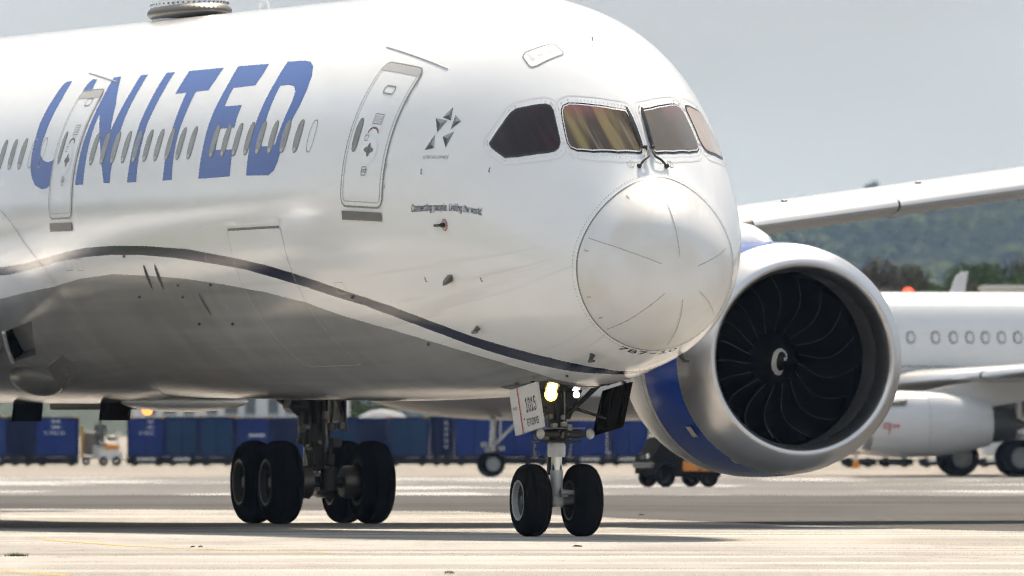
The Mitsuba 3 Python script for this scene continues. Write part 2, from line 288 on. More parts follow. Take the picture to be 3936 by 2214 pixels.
# belly fairing with the air inlet
XF = np.array([(-90, 24.6), (-81, 24.2), (-72, 23.28), (-57, 22.41), (-45, 22.40), (-38, 22.42), (-30.6, 22.52), (-23.4, 22.86), (-17.7, 23.21), (-10.9, 23.93), (-4.6, 24.58), (.4, 25.36), (8, 27.6), (25, 33.0)])
xfs = CubicSpline(XF[:, 0], XF[:, 1])
def fair(x, a, off=0.0, sgn=1):
    x, th = np.asarray(x, float), np.asarray(a, float)/RQ
    def P(x, th):
        t = np.maximum(x - xfs(np.degrees(th)), 0)
        q_ = np.clip((-np.degrees(th) - 18)/34, 0, 1); d = 0.004 + (0.015 + 0.265*q_*q_*(3 - 2*q_) - 0.14*np.clip((-np.degrees(th) - 50)/40, 0, 1))*(1 - np.exp(-t/3.2))*np.clip(t/0.5, 0, 1)
        n = normals(x, th); return sp(x, th) + n*d[..., None]
    e = 2e-3; p = P(x, th)
    n = np.cross(P(x + e, th) - P(x - e, th), P(x, th + e) - P(x, th - e)); n /= np.linalg.norm(n, axis=-1, keepdims=True)
    n *= np.where((n*normals(x, th)).sum(-1, keepdims=True) < 0, -1, 1); p = p + n*off
    if sgn < 0: p, n = p*[1, -1, 1], n*[1, -1, 1]
    return p, n
front = [(float(xfs(t)), arc(t)) for t in np.linspace(-90, 25, 60)]
fp = Polygon(front + [(46, arc(25)), (46, arc(-90))])
INL = np.array([(25.1, arc(-34.95)), (26.97, arc(-38.16)), (27.6, arc(-48.69)), (25.94, arc(-46.38))])
hole = Polygon(INL)
raw(A + '__belly_fairing', merge([skin(fp.difference(hole), fair, .4), skin(fp, lambda x, a, o: fair(x, a, o, -1), .4)]), 'livery')
raw(A + '__belly_fairing__edge_seam', ribbon(front[1:52], 0.006, fair, 0.003, .1), 'seal_pale')
ed = [dense(INL[[i, (i + 1) % 4]], .15) for i in range(4)]; top, nn = fair(INL[:, 0], INL[:, 1]); deep = top - nn*np.array([0, .55, .55, 0])[:, None]
p1, p2 = fair(ed[0][:, 0], ed[0][:, 1])[0], fair(ed[2][::-1, 0], ed[2][::-1, 1])[0]
f1, f2 = [d0 + (d1 - d0)*np.linspace(0, 1, len(p))[:, None]**1.6 for d0, d1, p in ((deep[0], deep[1], p1), (deep[3], deep[2], p2))]
f1, f2 = [f0*0 + p + (d1 - p[-1])*np.linspace(0, 1, len(p))[:, None]**1.3 for f0, p, d1 in ((f1, p1, deep[1]), (f2, p2, deep[2]))]
m_ = min(len(p1), len(p2)); rs_ = lambda p: np.stack([np.interp(np.linspace(0, 1, 12), np.linspace(0, 1, len(p)), p[:, k]) for k in range(3)], 1)
part(A + '__belly_fairing__inlet_ramp', grid(np.stack([rs_(f1), rs_(f2)], 1)), 'grey_belly')
part(A + '__belly_fairing__inlet_wall', grid(np.stack([rs_(p1), rs_(f1)], 1)), 'grey_belly'); part(A + '__belly_fairing__inlet_wall', grid(np.stack([rs_(p2), rs_(f2)], 1)), 'grey_belly')
part(A + '__belly_fairing__inlet_throat', (np.array([top[1], top[2], deep[2], deep[1]]), np.array([[0, 1, 2], [0, 2, 3]])), 'duct_black', False)
part(A + '__belly_fairing__inlet_lip', tube(fair(ed[1][:, 0], ed[1][:, 1], .015)[0], .035, 8), 'surround_white')
pc, pn = fair(np.array([27.75]), np.array([arc(-58.0)])); R = np.eye(4); R[:3, 2] = pn[0]; R[:3, 0] = np.cross([0, 1, 0.4], pn[0]); R[:3, 0] /= np.linalg.norm(R[:3, 0]); R[:3, 1] = np.cross(pn[0], R[:3, 0])
m = ball([0, 0, 0], [1.08, .36, .22], 3); m.apply_transform(R); m.apply_translation(pc[0]); part(A + '__belly_fairing__scoop', m, 'grey_belly', True)
q = [(26.01, -51.3), (24.57, -47.1), (24.6, -55.0), (26.44, -60.7)]
pq, pnn = fair(np.array([a for a, _ in q]), np.array([arc(t) for _, t in q])); up_ = np.array([.03, .02, .03, .12])[:, None]
part(A + '__belly_fairing__access_panel', trimesh.convex.convex_hull(np.vstack([pq + pnn*up_, pq + pnn*(up_ - .05)])), 'grey_belly', False)
pq = pq + pnn*(up_ + .004)
def quad_map(c, u, v): return ((c[0]*(1-u)[:, None] + c[1]*u[:, None])*(1-v)[:, None] + (c[3]*(1-u)[:, None] + c[2]*u[:, None])*v[:, None])
rows = []
for k in range(5):
    t0 = .45 + .10*k; g = np.array([(.35, t0), (.78, t0), (.78, t0 + .045), (.35, t0 + .045)]); rows.append(trimesh.Trimesh(quad_map(pq, g[:, 0], g[:, 1]), [[0, 1, 2], [0, 2, 3]], process=False))
part(A + '__belly_fairing__placard_print', cat(rows), 'seal_grey', False)
# titles
LETTER = {"U":[[24.1,41.3],[23.65,41.5],[23.5,34.9],[23.47,28.0],[23.45,22.8],[23.44,18.6],[23.33,16.3],[23.09,14.6],[22.77,13.8],[22.48,14.4],[22.33,16.2],[22.29,19.0],[22.32,23.6],[22.36,28.8],[22.42,34.3],[22.65,41.4],[22.15,41.3],[21.88,34.1],[21.79,27.7],[21.83,22.2],[21.91,17.3],[22.02,12.9],[22.16,9.0],[22.38,6.9],[22.64,6.0],[22.91,5.9],[23.32,7.2],[23.56,9.4],[23.73,11.8],[23.81,14.2],[23.89,17.1],[23.94,20.8],[24.06,26.5],[24.07,31.9],[24.06,37.1]],"N":[[21.21,41.4],[20.8,41.5],[19.97,30.9],[19.75,26.0],[19.57,22.1],[19.54,25.7],[19.52,31.5],[19.55,36.4],[19.65,41.3],[19.25,41.4],[19.12,35.9],[19.07,30.0],[19.02,24.4],[18.97,19.1],[18.95,13.5],[18.92,6.6],[19.26,6.7],[19.54,12.1],[19.89,17.8],[20.23,22.4],[20.68,28.5],[20.65,24.6],[20.58,18.4],[20.51,13.2],[20.45,6.6],[20.92,6.6],[20.93,12.9],[20.96,19.0],[20.96,25.2],[20.99,31.3],[21.09,36.5]],"I":[[18.2,41.4],[17.73,41.4],[17.62,35.2],[17.58,29.3],[17.59,23.8],[17.53,18.9],[17.47,12.3],[17.41,6.5],[17.92,6.5],[17.95,14.0],[17.99,19.1],[18.04,24.8],[18.05,30.4],[18.12,36.4]],"T":[[16.93,41.3],[15.05,41.4],[15.0,37.0],[15.03,33.4],[15.71,33.3],[15.67,30.2],[15.64,26.3],[15.63,21.0],[15.56,15.9],[15.5,10.9],[15.43,6.6],[15.93,6.5],[15.97,11.8],[16.01,16.8],[16.05,22.4],[16.12,27.8],[16.22,33.2],[16.82,33.1],[16.86,37.1]],"E":[[14.28,41.5],[12.62,41.3],[12.53,37.5],[12.55,33.8],[13.7,33.5],[13.68,30.5],[13.63,27.5],[12.71,27.5],[12.69,24.2],[12.62,20.6],[13.37,20.6],[13.35,17.8],[13.31,14.4],[12.38,14.2],[12.33,10.6],[12.29,6.6],[13.98,6.5],[14.0,10.5],[14.03,15.8],[14.09,21.2],[14.11,26.1],[14.11,32.0],[14.16,36.6]],"D":[[11.68,41.5],[10.82,41.4],[10.43,40.8],[10.12,39.0],[9.85,35.6],[9.68,30.8],[9.65,26.2],[9.75,21.8],[9.84,17.6],[9.87,13.1],[9.93,9.8],[10.06,7.4],[10.3,6.2],[11.43,6.5],[11.47,11.0],[11.53,16.7],[11.55,22.5],[11.56,27.4],[11.57,34.2]],"Dh":[[11.18,32.9],[10.72,33.0],[10.42,32.3],[10.21,30.5],[10.13,27.6],[10.15,23.1],[10.18,19.2],[10.23,14.9],[10.34,14.3],[10.89,14.5],[11.02,19.9],[11.08,23.1],[11.13,28.0]],"w3":[[3.344,26.0],[3.321,28.5],[3.287,33.6],[3.274,37.4],[3.261,39.9],[3.217,42.3],[3.076,45.8],[2.933,49.9],[2.829,52.8],[2.759,53.9],[2.674,53.7],[2.572,52.5],[2.405,50.3],[2.274,48.5],[2.22,47.5],[2.187,45.3],[2.202,42.9],[2.296,39.3],[2.525,33.1],[2.715,28.8],[2.933,25.3],[2.997,25.2],[3.143,25.2],[3.281,25.4]],"w2":[[2.551,57.5],[2.584,59.2],[2.557,61.8],[2.46,65.4],[2.312,71.1],[2.132,79.6],[2.046,85.6],[1.995,86.0],[1.807,86.2],[1.628,86.6],[1.497,86.7],[1.449,85.7],[1.442,84.0],[1.551,72.2],[1.754,59.3],[1.919,52.6],[2.015,50.7],[2.1,50.9],[2.257,53.1],[2.459,56.0]]}
for s in 'UNITED':
    p = poly(LETTER[s])
    if s == 'U': p = p.buffer(-.13, 12).buffer(.13, 12)
    if s == 'D': p = p.difference(poly(LETTER['Dh']))
    raw(A + '__title_letter', skin(p.buffer(.02).buffer(-.02), hull, .2, .003), 'title_blue')
    labels[sorted(k for k in scene if k.startswith(A + '__title_letter'))[-1]] = {'label': f'blue title letter {s} on the fuselage side'}
# cabin windows
def superell(cx, ca, hw, hh, n=2.6, m=28):
    t = np.arange(m)*2*np.pi/m; c, s = np.cos(t), np.sin(t)
    return Polygon(np.stack([cx + hw*np.sign(c)*np.abs(c)**(2/n), ca + hh*np.sign(s)*np.abs(s)**(2/n)], 1))
WA = arc(17.0)
for i in list(range(0, 9)) + list(range(10, 20)) + list(range(24, 42)) + list(range(46, 66)):
    x = 8.612 + .61*i
    if i in (0, 24, 25):
        w = superell(x, WA, .14, .235); raw(A + '__blanked_window', skin(w.difference(w.buffer(-.016)), hull, .3, .004), 'seal_grey'); continue
    k = raw(A + '__cabin_window', skin(superell(x, WA, .135, .23), hull, .3, .006), 'cabin_glass')
    w = superell(x, WA, .146, .241); raw(k + '__frame', skin(w, hull, .3, .004), 'scuff')
    raw(k + '__blind_edge', skin(superell(x + .01, WA - .19, .07, .03, 2), hull, .3, .008), 'seal_pale')  # paler spot low in the pane
# doors
def door(x0, x1, t0, t1, skew, windows):
    D = numbered(A + '__door'); a0, a1 = arc(t0), arc(t1)
    o = affinity.affine_transform(rrect(x0, x1, a0, a1, .17), [1, skew, 0, 1, -skew*a0, 0])
    raw(D + '__panel', skin(o.buffer(-.02), hull, .2, .012), 'livery')
    raw(D + '__seam', skin(o.buffer(.012).difference(o.buffer(-.012)), hull, .2, .014), 'seal_grey')
    hd = o.buffer(-.02).intersection(sbox(x0 - 1, a1 - .15, x1 + 1, a1 + 1)); raw(D + '__head_recess', skin(hd, hull, .2, .016), 'seal_pale')  # flat grey band: shade at the door head put into the colour
    i = o.buffer(-.075); raw(D + '__inner_seam', skin(i.buffer(.008).difference(i.buffer(-.008)), hull, .2, .016), 'seal_pale')
    xm = (x0 + x1)/2
    v = rrect(xm - .20, xm + .13, arc(31.3), arc(33.8), .05); raw(D + '__vent_flap', skin(v.buffer(.012).difference(v.buffer(-.012)), hull, .2, .016), 'seal_grey')
    raw(D + '__window', skin(superell(x1 - .27, arc(18.0), .085, .235), hull, .2, .018), 'cabin_glass')
    w = superell(x1 - .27, arc(18.0), .10, .25); raw(D + '__window_rim', skin(w, hull, .2, .0165), 'scuff')
    h = superell(xm - .10, arc(14.0), .25, .20, 2.2); raw(D + '__handle_plate', skin(h, hull, .1, .0165), 'white')
    hp = unary_union([superell(xm - .10, arc(14.0), .15, .045, 2), superell(xm - .10, arc(14.0), .055, .10, 2)]); raw(D + '__handle', skin(hp, hull, .1, .019), 'scuff')
    raw(D + '__handle_mark', skin(superell(xm - .10, arc(13.8), .03, .03, 2), hull, .1, .021), 'brown_print')
    ar = LineString([(xm - .10 + .16*math.cos(t), arc(18.6) + .10*math.sin(t)) for t in np.linspace(.3, 2.8, 9)]).buffer(.014); raw(D + '__arrow', skin(ar, hull, .1, .018), 'brown_print')
    for (dx, tc, hw, hh) in ((-.12, 23.3, .14, .08), (.06, 17.4, .06, .045), (-.05, 7.9, .07, .065)):
        b = rrect(xm + dx - hw, xm + dx + hw, arc(tc) - hh, arc(tc) + hh, .015)
        raw(D + '__placard', skin(b.difference(b.buffer(-.012)), hull, .1, .018), 'seal_grey')
        if hh > .07: raw(D + '__placard_print', merge([skin(sbox(xm + dx - hw + .03, arc(tc) + dy - .008, xm + dx + hw - .03, arc(tc) + dy + .008), hull, .2, .018) for dy in (-.035, 0, .035)]), 'seal_pale')
    tv, tf = text_poly('EXIT', .055, True); px = xm - .05 + .065 - tv[:, 0]; p, n = hull(px, arc(7.9) - .026 + tv[:, 1], .0185); raw(D + '__exit_lettering', (p, tf, n), 'seal_grey')
    s = sbox(x0 + .03, arc(t0 - 3.9), x1 - .03, arc(t0 - 1.3)); raw(D + '__sill_plate', skin(s, hull, .2, .02), 'scuff')
    raw(D + '__hinge', merge([skin(rrect(x0 - .055, x0 - .025, arc(t) - .03, arc(t) + .03, .01), hull, .2, .01) for t in (4, 10, 30, 36)]), 'seal_pale')
    return D
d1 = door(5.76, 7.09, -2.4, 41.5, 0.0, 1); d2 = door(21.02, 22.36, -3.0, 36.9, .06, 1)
labels[d1] = {'label': 'front passenger door beside the star emblem'}; labels[d2] = {'label': 'second passenger door over the first title letters'}
for pts in ([(7.58, 46.7), (6.26, 45.0), (5.23, 43.7)], [(23.02, 44.3), (21.84, 41.7), (20.76, 39.4)]):
    q = dense([(x, arc(t)) for x, t in pts], .1); part(A + '__rain_gutter', tube(hull(q[:, 0], q[:, 1], .006)[0], .010, 6), 'seal_pale')
# cargo door
cg = rrect(9.74, 12.47, arc(-56), arc(-8.2), .12)
raw(A + '__cargo_door', skin(cg.buffer(-.012), hull, .3, .004), 'livery')
C_ = A + '__cargo_door'
raw(C_ + '__seam', skin(cg.buffer(.010).difference(cg.buffer(-.010)), hull, .3, .006), 'seal_pale')
raw(C_ + '__hinge_slot', skin(sbox(9.8, arc(-8.75), 12.43, arc(-8.05)), hull, .3, .008), 'scuff')
raw(C_ + '__hinge_cover', skin(unary_union([sbox(9.75, arc(-7.3), 12.5, arc(-6.6)), sbox(9.75, arc(-7.4), 10.3, arc(-5.9)), sbox(11.9, arc(-7.4), 12.5, arc(-5.9))]), hull, .3, .012), 'white')
# crew windows, right and left
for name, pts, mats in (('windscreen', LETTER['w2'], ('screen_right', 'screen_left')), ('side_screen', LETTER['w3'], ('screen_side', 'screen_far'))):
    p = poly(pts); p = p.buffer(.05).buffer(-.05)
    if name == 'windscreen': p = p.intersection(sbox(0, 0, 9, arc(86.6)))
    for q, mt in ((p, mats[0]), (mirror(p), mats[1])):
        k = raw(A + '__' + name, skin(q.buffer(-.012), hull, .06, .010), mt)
        raw(k + '__seal', skin(q.buffer(.034), hull, .06, .006), 'seal_black')
        raw(k + '__surround', skin(q.buffer(.17).difference(q.buffer(.150)), hull, .06, .004), 'surround_white')
        if name == 'windscreen': raw(k + '__rim', skin(q.buffer(.008).difference(q.buffer(-.012)), hull, .06, .0115), 'gear_white')
        ring = np.array(dense(np.array(q.buffer(.085).exterior.coords), .095)); ps, ns = hull(ring[:, 0], ring[:, 1], .004)
        part(k + '__fastener', cat([trimesh.Trimesh(c + .011*np.array([np.cross(n, [0, 0, 1.]), [0, 0, 1.], -np.cross(n, [0, 0, 1.]), [0, 0, -1.]]), [[0, 1, 2], [0, 2, 3]], process=False) for c, n in zip(ps, ns)]), 'surround_white', False)
        labels[k + '__fastener'] = {'kind': 'stuff'}
def wiper(flip):
    F = (lambda t: 180 - t) if flip else (lambda t: t)
    W = numbered(A + '__wiper')
    arm = np.array([hull(x, arc(F(t)), o)[0] for x, t, o in ((1.227, 80.6, .03), (1.26, 84.5, .07), (1.30, 88.0, .08), (1.37, 88.6, .08), (1.45, 88.0, .07))])
    part(W + '__arm', tube(arm, .016, 8), 'black_part'); part(W + '__pivot', ball(arm[0], .035), 'black_part', True)
    bl = np.array([hull(x, arc(F(t)), .045)[0] for x, t in ((1.46, 86.8), (1.6, 86.75), (1.75, 86.7), (1.9, 86.5), (2.06, 86.2))])
    part(W + '__blade', tube(bl, [.018, .026, .028, .024, .014], 8), 'seal_black'); part(W + '__clip', bx(arm[-1], (.09, .05, .05), bev=.01), 'black_part')
wiper(False); wiper(True)
for t in (76.3, 103.7):
    c = superell(1.313, arc(t), .055, .11, 2); raw(A + '__washer_port', skin(c.difference(c.buffer(-.012)).union(sbox(1.26, arc(t) - .01, 1.36, arc(t) + .01)), hull, .1, .004), 'seal_grey')
hp = poly([(3.93, 59.76), (3.98, 61.87), (3.8, 71.19), (3.73, 72.33), (3.47, 72.71), (3.43, 71.95), (3.54, 60.99), (3.59, 59.0), (3.65, 58.6)]).buffer(.06).buffer(-.06)
H = raw(A + '__crew_hatch', skin(hp.buffer(-.01), hull, .1, .006), 'white')
raw(H + '__seam', skin(hp.buffer(.011).difference(hp.buffer(-.011)), hull, .1, .008), 'seal_grey')
raw(H + '__marking', merge([skin(g, hull, .1, .009) for g in (superell(3.74, arc(65.3), .06, .07, 2), rrect(3.62, 3.74, arc(68.2), arc(69.8), .02), rrect(3.82, 3.92, arc(61.4), arc(62.4), .01), rrect(3.70, 3.80, arc(61.0), arc(62.5), .01))]), 'surround_white')
# star emblem, small lettering
ST = [[(4.52, 32.02), (4.64, 27.7), (4.42, 27.51)], [(4.37, 29.65), (4.18, 28.47), (4.34, 24.71)], [(4.80, 26.9), (4.50, 27.2), (4.62, 22.6)], [(4.66, 21.8), (4.58, 17.6), (4.80, 16.4)], [(4.24, 24.43), (4.46, 21.79), (4.30, 18.6)]]
for tri in ST:
    v = np.array([(x, arc(t)) for x, t in tri]); c = v.mean(0); L = [np.linalg.norm(v[i] - v[(i+1) % 3]) for i in range(3)]
    K = numbered(A + '__emblem_dart'); order = sorted(range(3), key=lambda i: v[i][1] + v[(i+1) % 3][1])
    for i, mt in zip(order, ('star_dark', 'star_mid', 'star_light')): raw(K + '__facet', skin(Polygon([v[i], v[(i+1) % 3], c]), hull, .2, .004), mt)
def flank_text(s, x_aft, x_fwd, deg_aft, deg_fwd, deg_h, mat, key, slant=0.0, bold=False):
    tv, tf = text_poly(s, 1.0, bold); w = tv[:, 0].max(); k = tv[:, 0]/w
    x = x_aft + (x_fwd - x_aft)*k - slant*tv[:, 1]*arc(deg_h); a = arc(deg_aft) + (arc(deg_fwd) - arc(deg_aft))*k + tv[:, 1]*arc(deg_h)
    p, n = hull(x, a, .004); raw(key, (p, tf, n), mat)
flank_text('STAR ALLIANCE', 4.80, 4.17, 13.6, 15.5, 1.0, 'star_mid', A + '__alliance_lettering', .2)
flank_text('Connecting people. Uniting the world.', 4.97, 3.12, -2.7, 1.4, 2.3, 'navy', A + '__slogan_lettering', .15, True)
tv, tf = text_poly('787-10', .115, True); tv = tv - [tv[:, 0].mean(), 0]; pt = sp(1.40 - tv[:, 1]*1.0, np.radians(-90 + 0*tv[:, 0]) + np.arctan2(-tv[:, 0], .85)); nt = normals(1.40 - tv[:, 1]*1.0, np.radians(-90) + np.arctan2(-tv[:, 0], .85))
raw(A + '__type_lettering', (pt + nt*.004, tf, nt), 'seal_black')
# probes, ports, antennas
raw(A + '__flow_vane_plate', skin(superell(4.10, arc(-5.4), .075, .10, 2), hull, .1, .004), 'red_paint'); raw(A + '__flow_vane_plate__face', skin(superell(4.10, arc(-5.4), .06, .085, 2), hull, .1, .006), 'vane_pale')
p0, n0 = hull(4.10, arc(-5.4)); part(A + '__flow_vane', cat([cyl(p0, p0 + n0*.06, .03), bx(p0 + n0*.08 + [.14, 0, 0], (.24, .02, .035))]), 'black_part')
def probe(x, t, ln, mat):
    p, n = hull(x, arc(t)); part(A + '__pitot_probe', cat([tube([p - n*.01, p + n*.05, p + n*.10 + [-.02, 0, 0]], [.045, .03, .022]), tube([p + n*.10 + [.03, 0, 0], p + n*.10 + [-ln, 0, 0]], [.022, .015])]), mat)
probe(4.20, -42.3, .20, 'dull_metal'); probe(1.93, -65.1, .20, 'dark_steel'); probe(1.93, -114.9, .20, 'dark_steel'); probe(4.20, -137.7, .20, 'dull_metal')
p0, n0 = hull(4.23, arc(-23.3)); part(A + '__temperature_probe', trimesh.convex.convex_hull(np.vstack([p0 + np.array([[.09, 0, -.05], [-.06, 0, -.05], [-.06, 0, .05], [.06, 0, .08]]), p0 + n0*.12 + np.array([[.05, 0, -.06], [-.08, 0, -.06], [-.08, 0, -.02], [.04, 0, .0]])])), 'dull_metal')
for x, t in ((4.95, -24.0), (3.41, -22.5), (4.77, 10.0), (3.16, 17.7)): raw(A + '__corner_mark', skin(unary_union([sbox(x - .015, arc(t) - .05, x + .015, arc(t) + .03), sbox(x - .04, arc(t) - .05, x + .015, arc(t) - .03)]), hull, .2, .004), 'seal_grey')
for x, t in ((17.42, -21.8), (16.8, -21.8), (14.98, -30.8)):
    k = raw(A + '__drain_vent', skin(superell(x, arc(t), .075, .19, 2), hull, .2, .005), 'bay_dark'); raw(k + '__rim', skin(superell(x, arc(t), .085, .20, 2), hull, .2, .004), 'seal_grey')
for x, t in ((18.33, -28.0), (15.89, -24.4), (15.94, -28.2), (14.12, -24.4), (15.92, -37.5), (14.13, -37.6), (18.34, -15.1), (7.6, -30), (6.1, -48), (3.4, -74)):
    p, n = hull(x, arc(t)); part(A + '__static_port', cyl(p, p + n*.03, .022, .018, 8), 'dark_steel')
for x, t in ((21.72, -17.3), (21.06, -17.4), (7.9, -27)):
    b = rrect(x - .2, x + .2, arc(t) - .09, arc(t) + .09, .03); raw(A + '__service_panel', skin(b.difference(b.buffer(-.012)), hull, .3, .004), 'seal_pale')
raw(A + '__skin_joint', merge([skin(sbox(x - .006, arc(-80), x + .006, arc(85)), hull, .4, .003) for x in (13.9,)]), 'seal_pale')
p0, n0 = hull(3.40, arc(85)); part(A + '__crown_probe', cat([bx(p0 + n0*.05, (.03, .014, .14))]), 'dull_metal')
p0, n0 = hull(20.3, arc(90)); part(A + '__blade_antenna', trimesh.convex.convex_hull(p0 + np.array([[-.3, -.02, -.02], [-.3, .02, -.02], [.25, -.02, -.02], [.25, .02, -.02], [.3, 0, .42], [.1, 0, .42]])), 'white', False)
m = ball([0, 0, 0], [1.30, .52, .50], 4); mv = m.vertices; mv[:, 0] = np.where(mv[:, 0] > 0, mv[:, 0]*1.0, mv[:, 0]*.85); m.apply_translation([24.55, 0, 8.0]); part(A + '__antenna_dome', m, 'white', True)
m = ball([0, 0, 0], [1.36, .57, .20], 4); m.apply_translation([24.55, 0, 7.95]); part(A + '__antenna_dome__skirt', m, 'dull_metal', True)
part(A + '__antenna_dome__fastener', cat([ball([24.55 + 1.27*math.cos(t), .51*math.sin(t), 8.08], .02, 0) for t in np.linspace(0, 2*math.pi, 46)]), 'scuff'); labels[A + '__antenna_dome__fastener'] = {'kind': 'stuff'}
for x, y, z1 in ((34.4, .22, 1.62), (28.9, .22, 1.63)):
    part(A + '__exhaust_flap', trimesh.convex.convex_hull(np.array([[x - .1 + .9*s, y + dy, z] for s in (0, .12) for dy, z in ((-.46, 2.0), (.02, 2.0), (-.42, z1), (.06, z1))])), 'flap_black', False)
part(A + '__keel_beam', bx([31, -.9, 1.88], (9, .5, .14), bev=.03), 'dull_metal')
part(A + '__belly_pack', ball([26.3, -.4, 1.92], [2.4, .8, .16], 3), 'white', True)
p0 = np.array([27.75, -.2, 1.80]); part(A + '__beacon_housing', cyl(p0 + [0, 0, .14], p0 + [0, 0, .03], .11, .09), 'dark_steel')
scene['beacon_glow'] = two({'type': 'diffuse', 'reflectance': rgb((.5, .05, .03))})
k = part(A + '__beacon_light', ball(p0 - [0, 0, .02], [.085, .085, .075], 2), 'beacon_glow', True); scene[k]['emitter'] = {'type': 'area', 'radiance': rgb((2.6, .16, .04))}
# ---------------------------------------------------------------- undercarriage
TYRE = [(-.50, .56), (-.53, .62), (-.53, .70), (-.50, .80), (-.42, .90), (-.30, .965), (-.22, .985), (-.21, .972), (-.19, .972), (-.18, .992), (0.0, 1.0), (.18, .992), (.19, .972), (.21, .972), (.22, .985), (.30, .965), (.42, .90), (.50, .80), (.53, .70), (.53, .62), (.50, .56)]
def wheel(G, c, R, w, side, rim='gear_white'):
    part(G + '__tyre', lathe([(a*w*.94, r*R) for a, r in TYRE], c, [0, 1, 0], 48), 'rubber', 40)
    s = side; prof = [(.46, .57), (.49, .55), (.47, .50), (.30, .46), (.16, .40), (.12, .22), (.14, .14), (.34, .13), (.36, .0)]
    part(G + '__rim', lathe([(a*w, r*R) for a, r in prof[:4]], c, [0, s, 0], 40), rim, 35); part(G + '__wheel_web', lathe([(a*w, r*R) for a, r in prof[3:]], c, [0, s, 0], 40), 'dark_steel', 35)
    part(G + '__hub', lathe([(.13*w, .34*R), (.17*w, .33*R), (.17*w, .18*R), (.13*w, .17*R)], c, [0, s, 0], 24), 'dark_steel', 30)
    part(G + '__inner_rim', lathe([(a*w, r*R) for a, r in prof], c, [0, -s, 0], 32), 'dark_steel', 35)
G = A + '__nose_gear'; x0 = NGX; R1 = .505
for s in (1, -1): wheel(G, [x0, s*.37, R1 - .004], R1, .40, s, 'gear_grey')
part(G + '__axle', cyl([x0, -.42, R1], [x0, .42, R1], .065), 'gear_grey')
part(G + '__lower_fork', cat([cyl([x0, 0, R1 - .10], [x0, 0, .92], .09, .088, 24), bx([x0, 0, R1], (.2, .2, .2), bev=.04)]), 'gear_white')
part(G + '__piston', cyl([x0, 0, .9], [x0, 0, 1.16], .075, n=24), 'chrome')
part(G + '__collar', lathe([(0, .06), (0, .118), (.04, .125), (.17, .125), (.20, .11), (.20, .06)], [x0, 0, 1.10], [0, 0, 1], 24), 'gear_white')
part(G + '__steering_plate', bx([x0, 0, 1.315], (.42, .62, .03), bev=.01), 'dark_steel')
part(G + '__steering_housing', cat([cyl([x0, 0, 1.31], [x0, 0, 1.50], .15, n=24), bx([x0, 0, 1.42], (.30, .46, .12), bev=.02)]), 'black_part')
for s in (1, -1):
    part(G + '__steering_actuator', cat([cyl([x0 - .16, s*.02, 1.42], [x0 - .16, s*.30, 1.42], .06), cyl([x0 - .16, s*.30, 1.42], [x0 - .2, s*.36, 1.42], .04)]), 'dark_steel')
    part(G + '__actuator_cap', ball([x0 - .22, s*.36 - .06, 1.42], [.05, .06, .075], 2), 'gear_white', True)
part(G + '__outer_cylinder', cyl([x0, 0, 1.48], [x0 + .05, 0, 2.45], .135, .15, 24), 'dark_steel')
part(G + '__shoulder', trimesh.convex.convex_hull(np.array([[x0 + dx, dy, z] for z, hy in ((1.62, .16), (2.3, .46)) for dx in (-.12, .16) for dy in (-hy, hy)])), 'dark_steel', False)
for s in (1, -1):
    part(G + '__drag_brace', cyl([x0 - .1, s*.06, 1.78], [x0 + 1.3, s*.40, 2.12], .05), 'dark_steel')
    part(G + '__door_link', cyl([x0 - .15, s*.20, 1.78], [x0 - .5, s*.61, 1.62], .022), 'black_part')
part(G + '__side_strut', trimesh.convex.convex_hull(np.array([[x0 - .2, -.1, 1.7], [x0 - .2, -.18, 1.72], [x0 - .2, -.55, 2.15], [x0 - .2, -.66, 2.15], [x0 - .14, -.1, 1.7], [x0 - .14, -.18, 1.72], [x0 - .14, -.55, 2.15], [x0 - .14, -.66, 2.15]])), 'dark_steel', False)
part(G + '__hose', cat([tube([[x0 - .14, y, 2.1], [x0 - .17, y*1.3, 1.8], [x0 - .15, y, 1.45]], .014, 6) for y in (-.07, -.02, .05)]), 'black_part')
part(G + '__conduit', cat([cyl([x0 - .17, -.06, 2.06], [x0 - .15, -.075, 1.5], .012), cyl([x0 - .2, -.35, 1.50], [x0 - .2, .35, 1.50], .008)]), 'gear_grey')
for (y, z, w, h) in ((.10, 1.54, .10, .08), (-.04, 1.555, .11, .09), (-.12, 1.51, .08, .11), (.22, 1.36, .09, .07), (-.02, 1.40, .05, .12), (-.10, 1.415, .05, .05), (.27, 1.60, .08, .13), (.30, 1.68, .10, .07), (.16, 1.66, .10, .10), (-.03, 1.65, .06, .09)):
    part(G + '__fitting', bx([x0 - .2 - .1*abs(y), y, z], (.10, w*.8, h*.8), bev=.015), 'gear_grey' if z > 1.5 and abs(y) < .13 else 'dull_metal')
part(G + '__tow_fitting', cat([cyl([x0 - .22, -.25, .61], [x0 - .22, -.01, .61], .035), cyl([x0 - .22, -.26, .61], [x0 - .22, -.235, .61], .06), cyl([x0 - .22, -.01, .61], [x0 - .22, .015, .61], .06), bx([x0 - .12, -.06, .6], (.2, .08, .1))]), 'gear_grey')
part(G + '__torque_link', cat([bx([x0 + .22, 0, .75], (.24, .12, .06)), bx([x0 + .2, 0, 1.1], (.06, .14, .5))]), 'dark_steel')
scene['lamp_warm'] = two({'type': 'diffuse', 'reflectance': rgb((.8, .75, .6))})
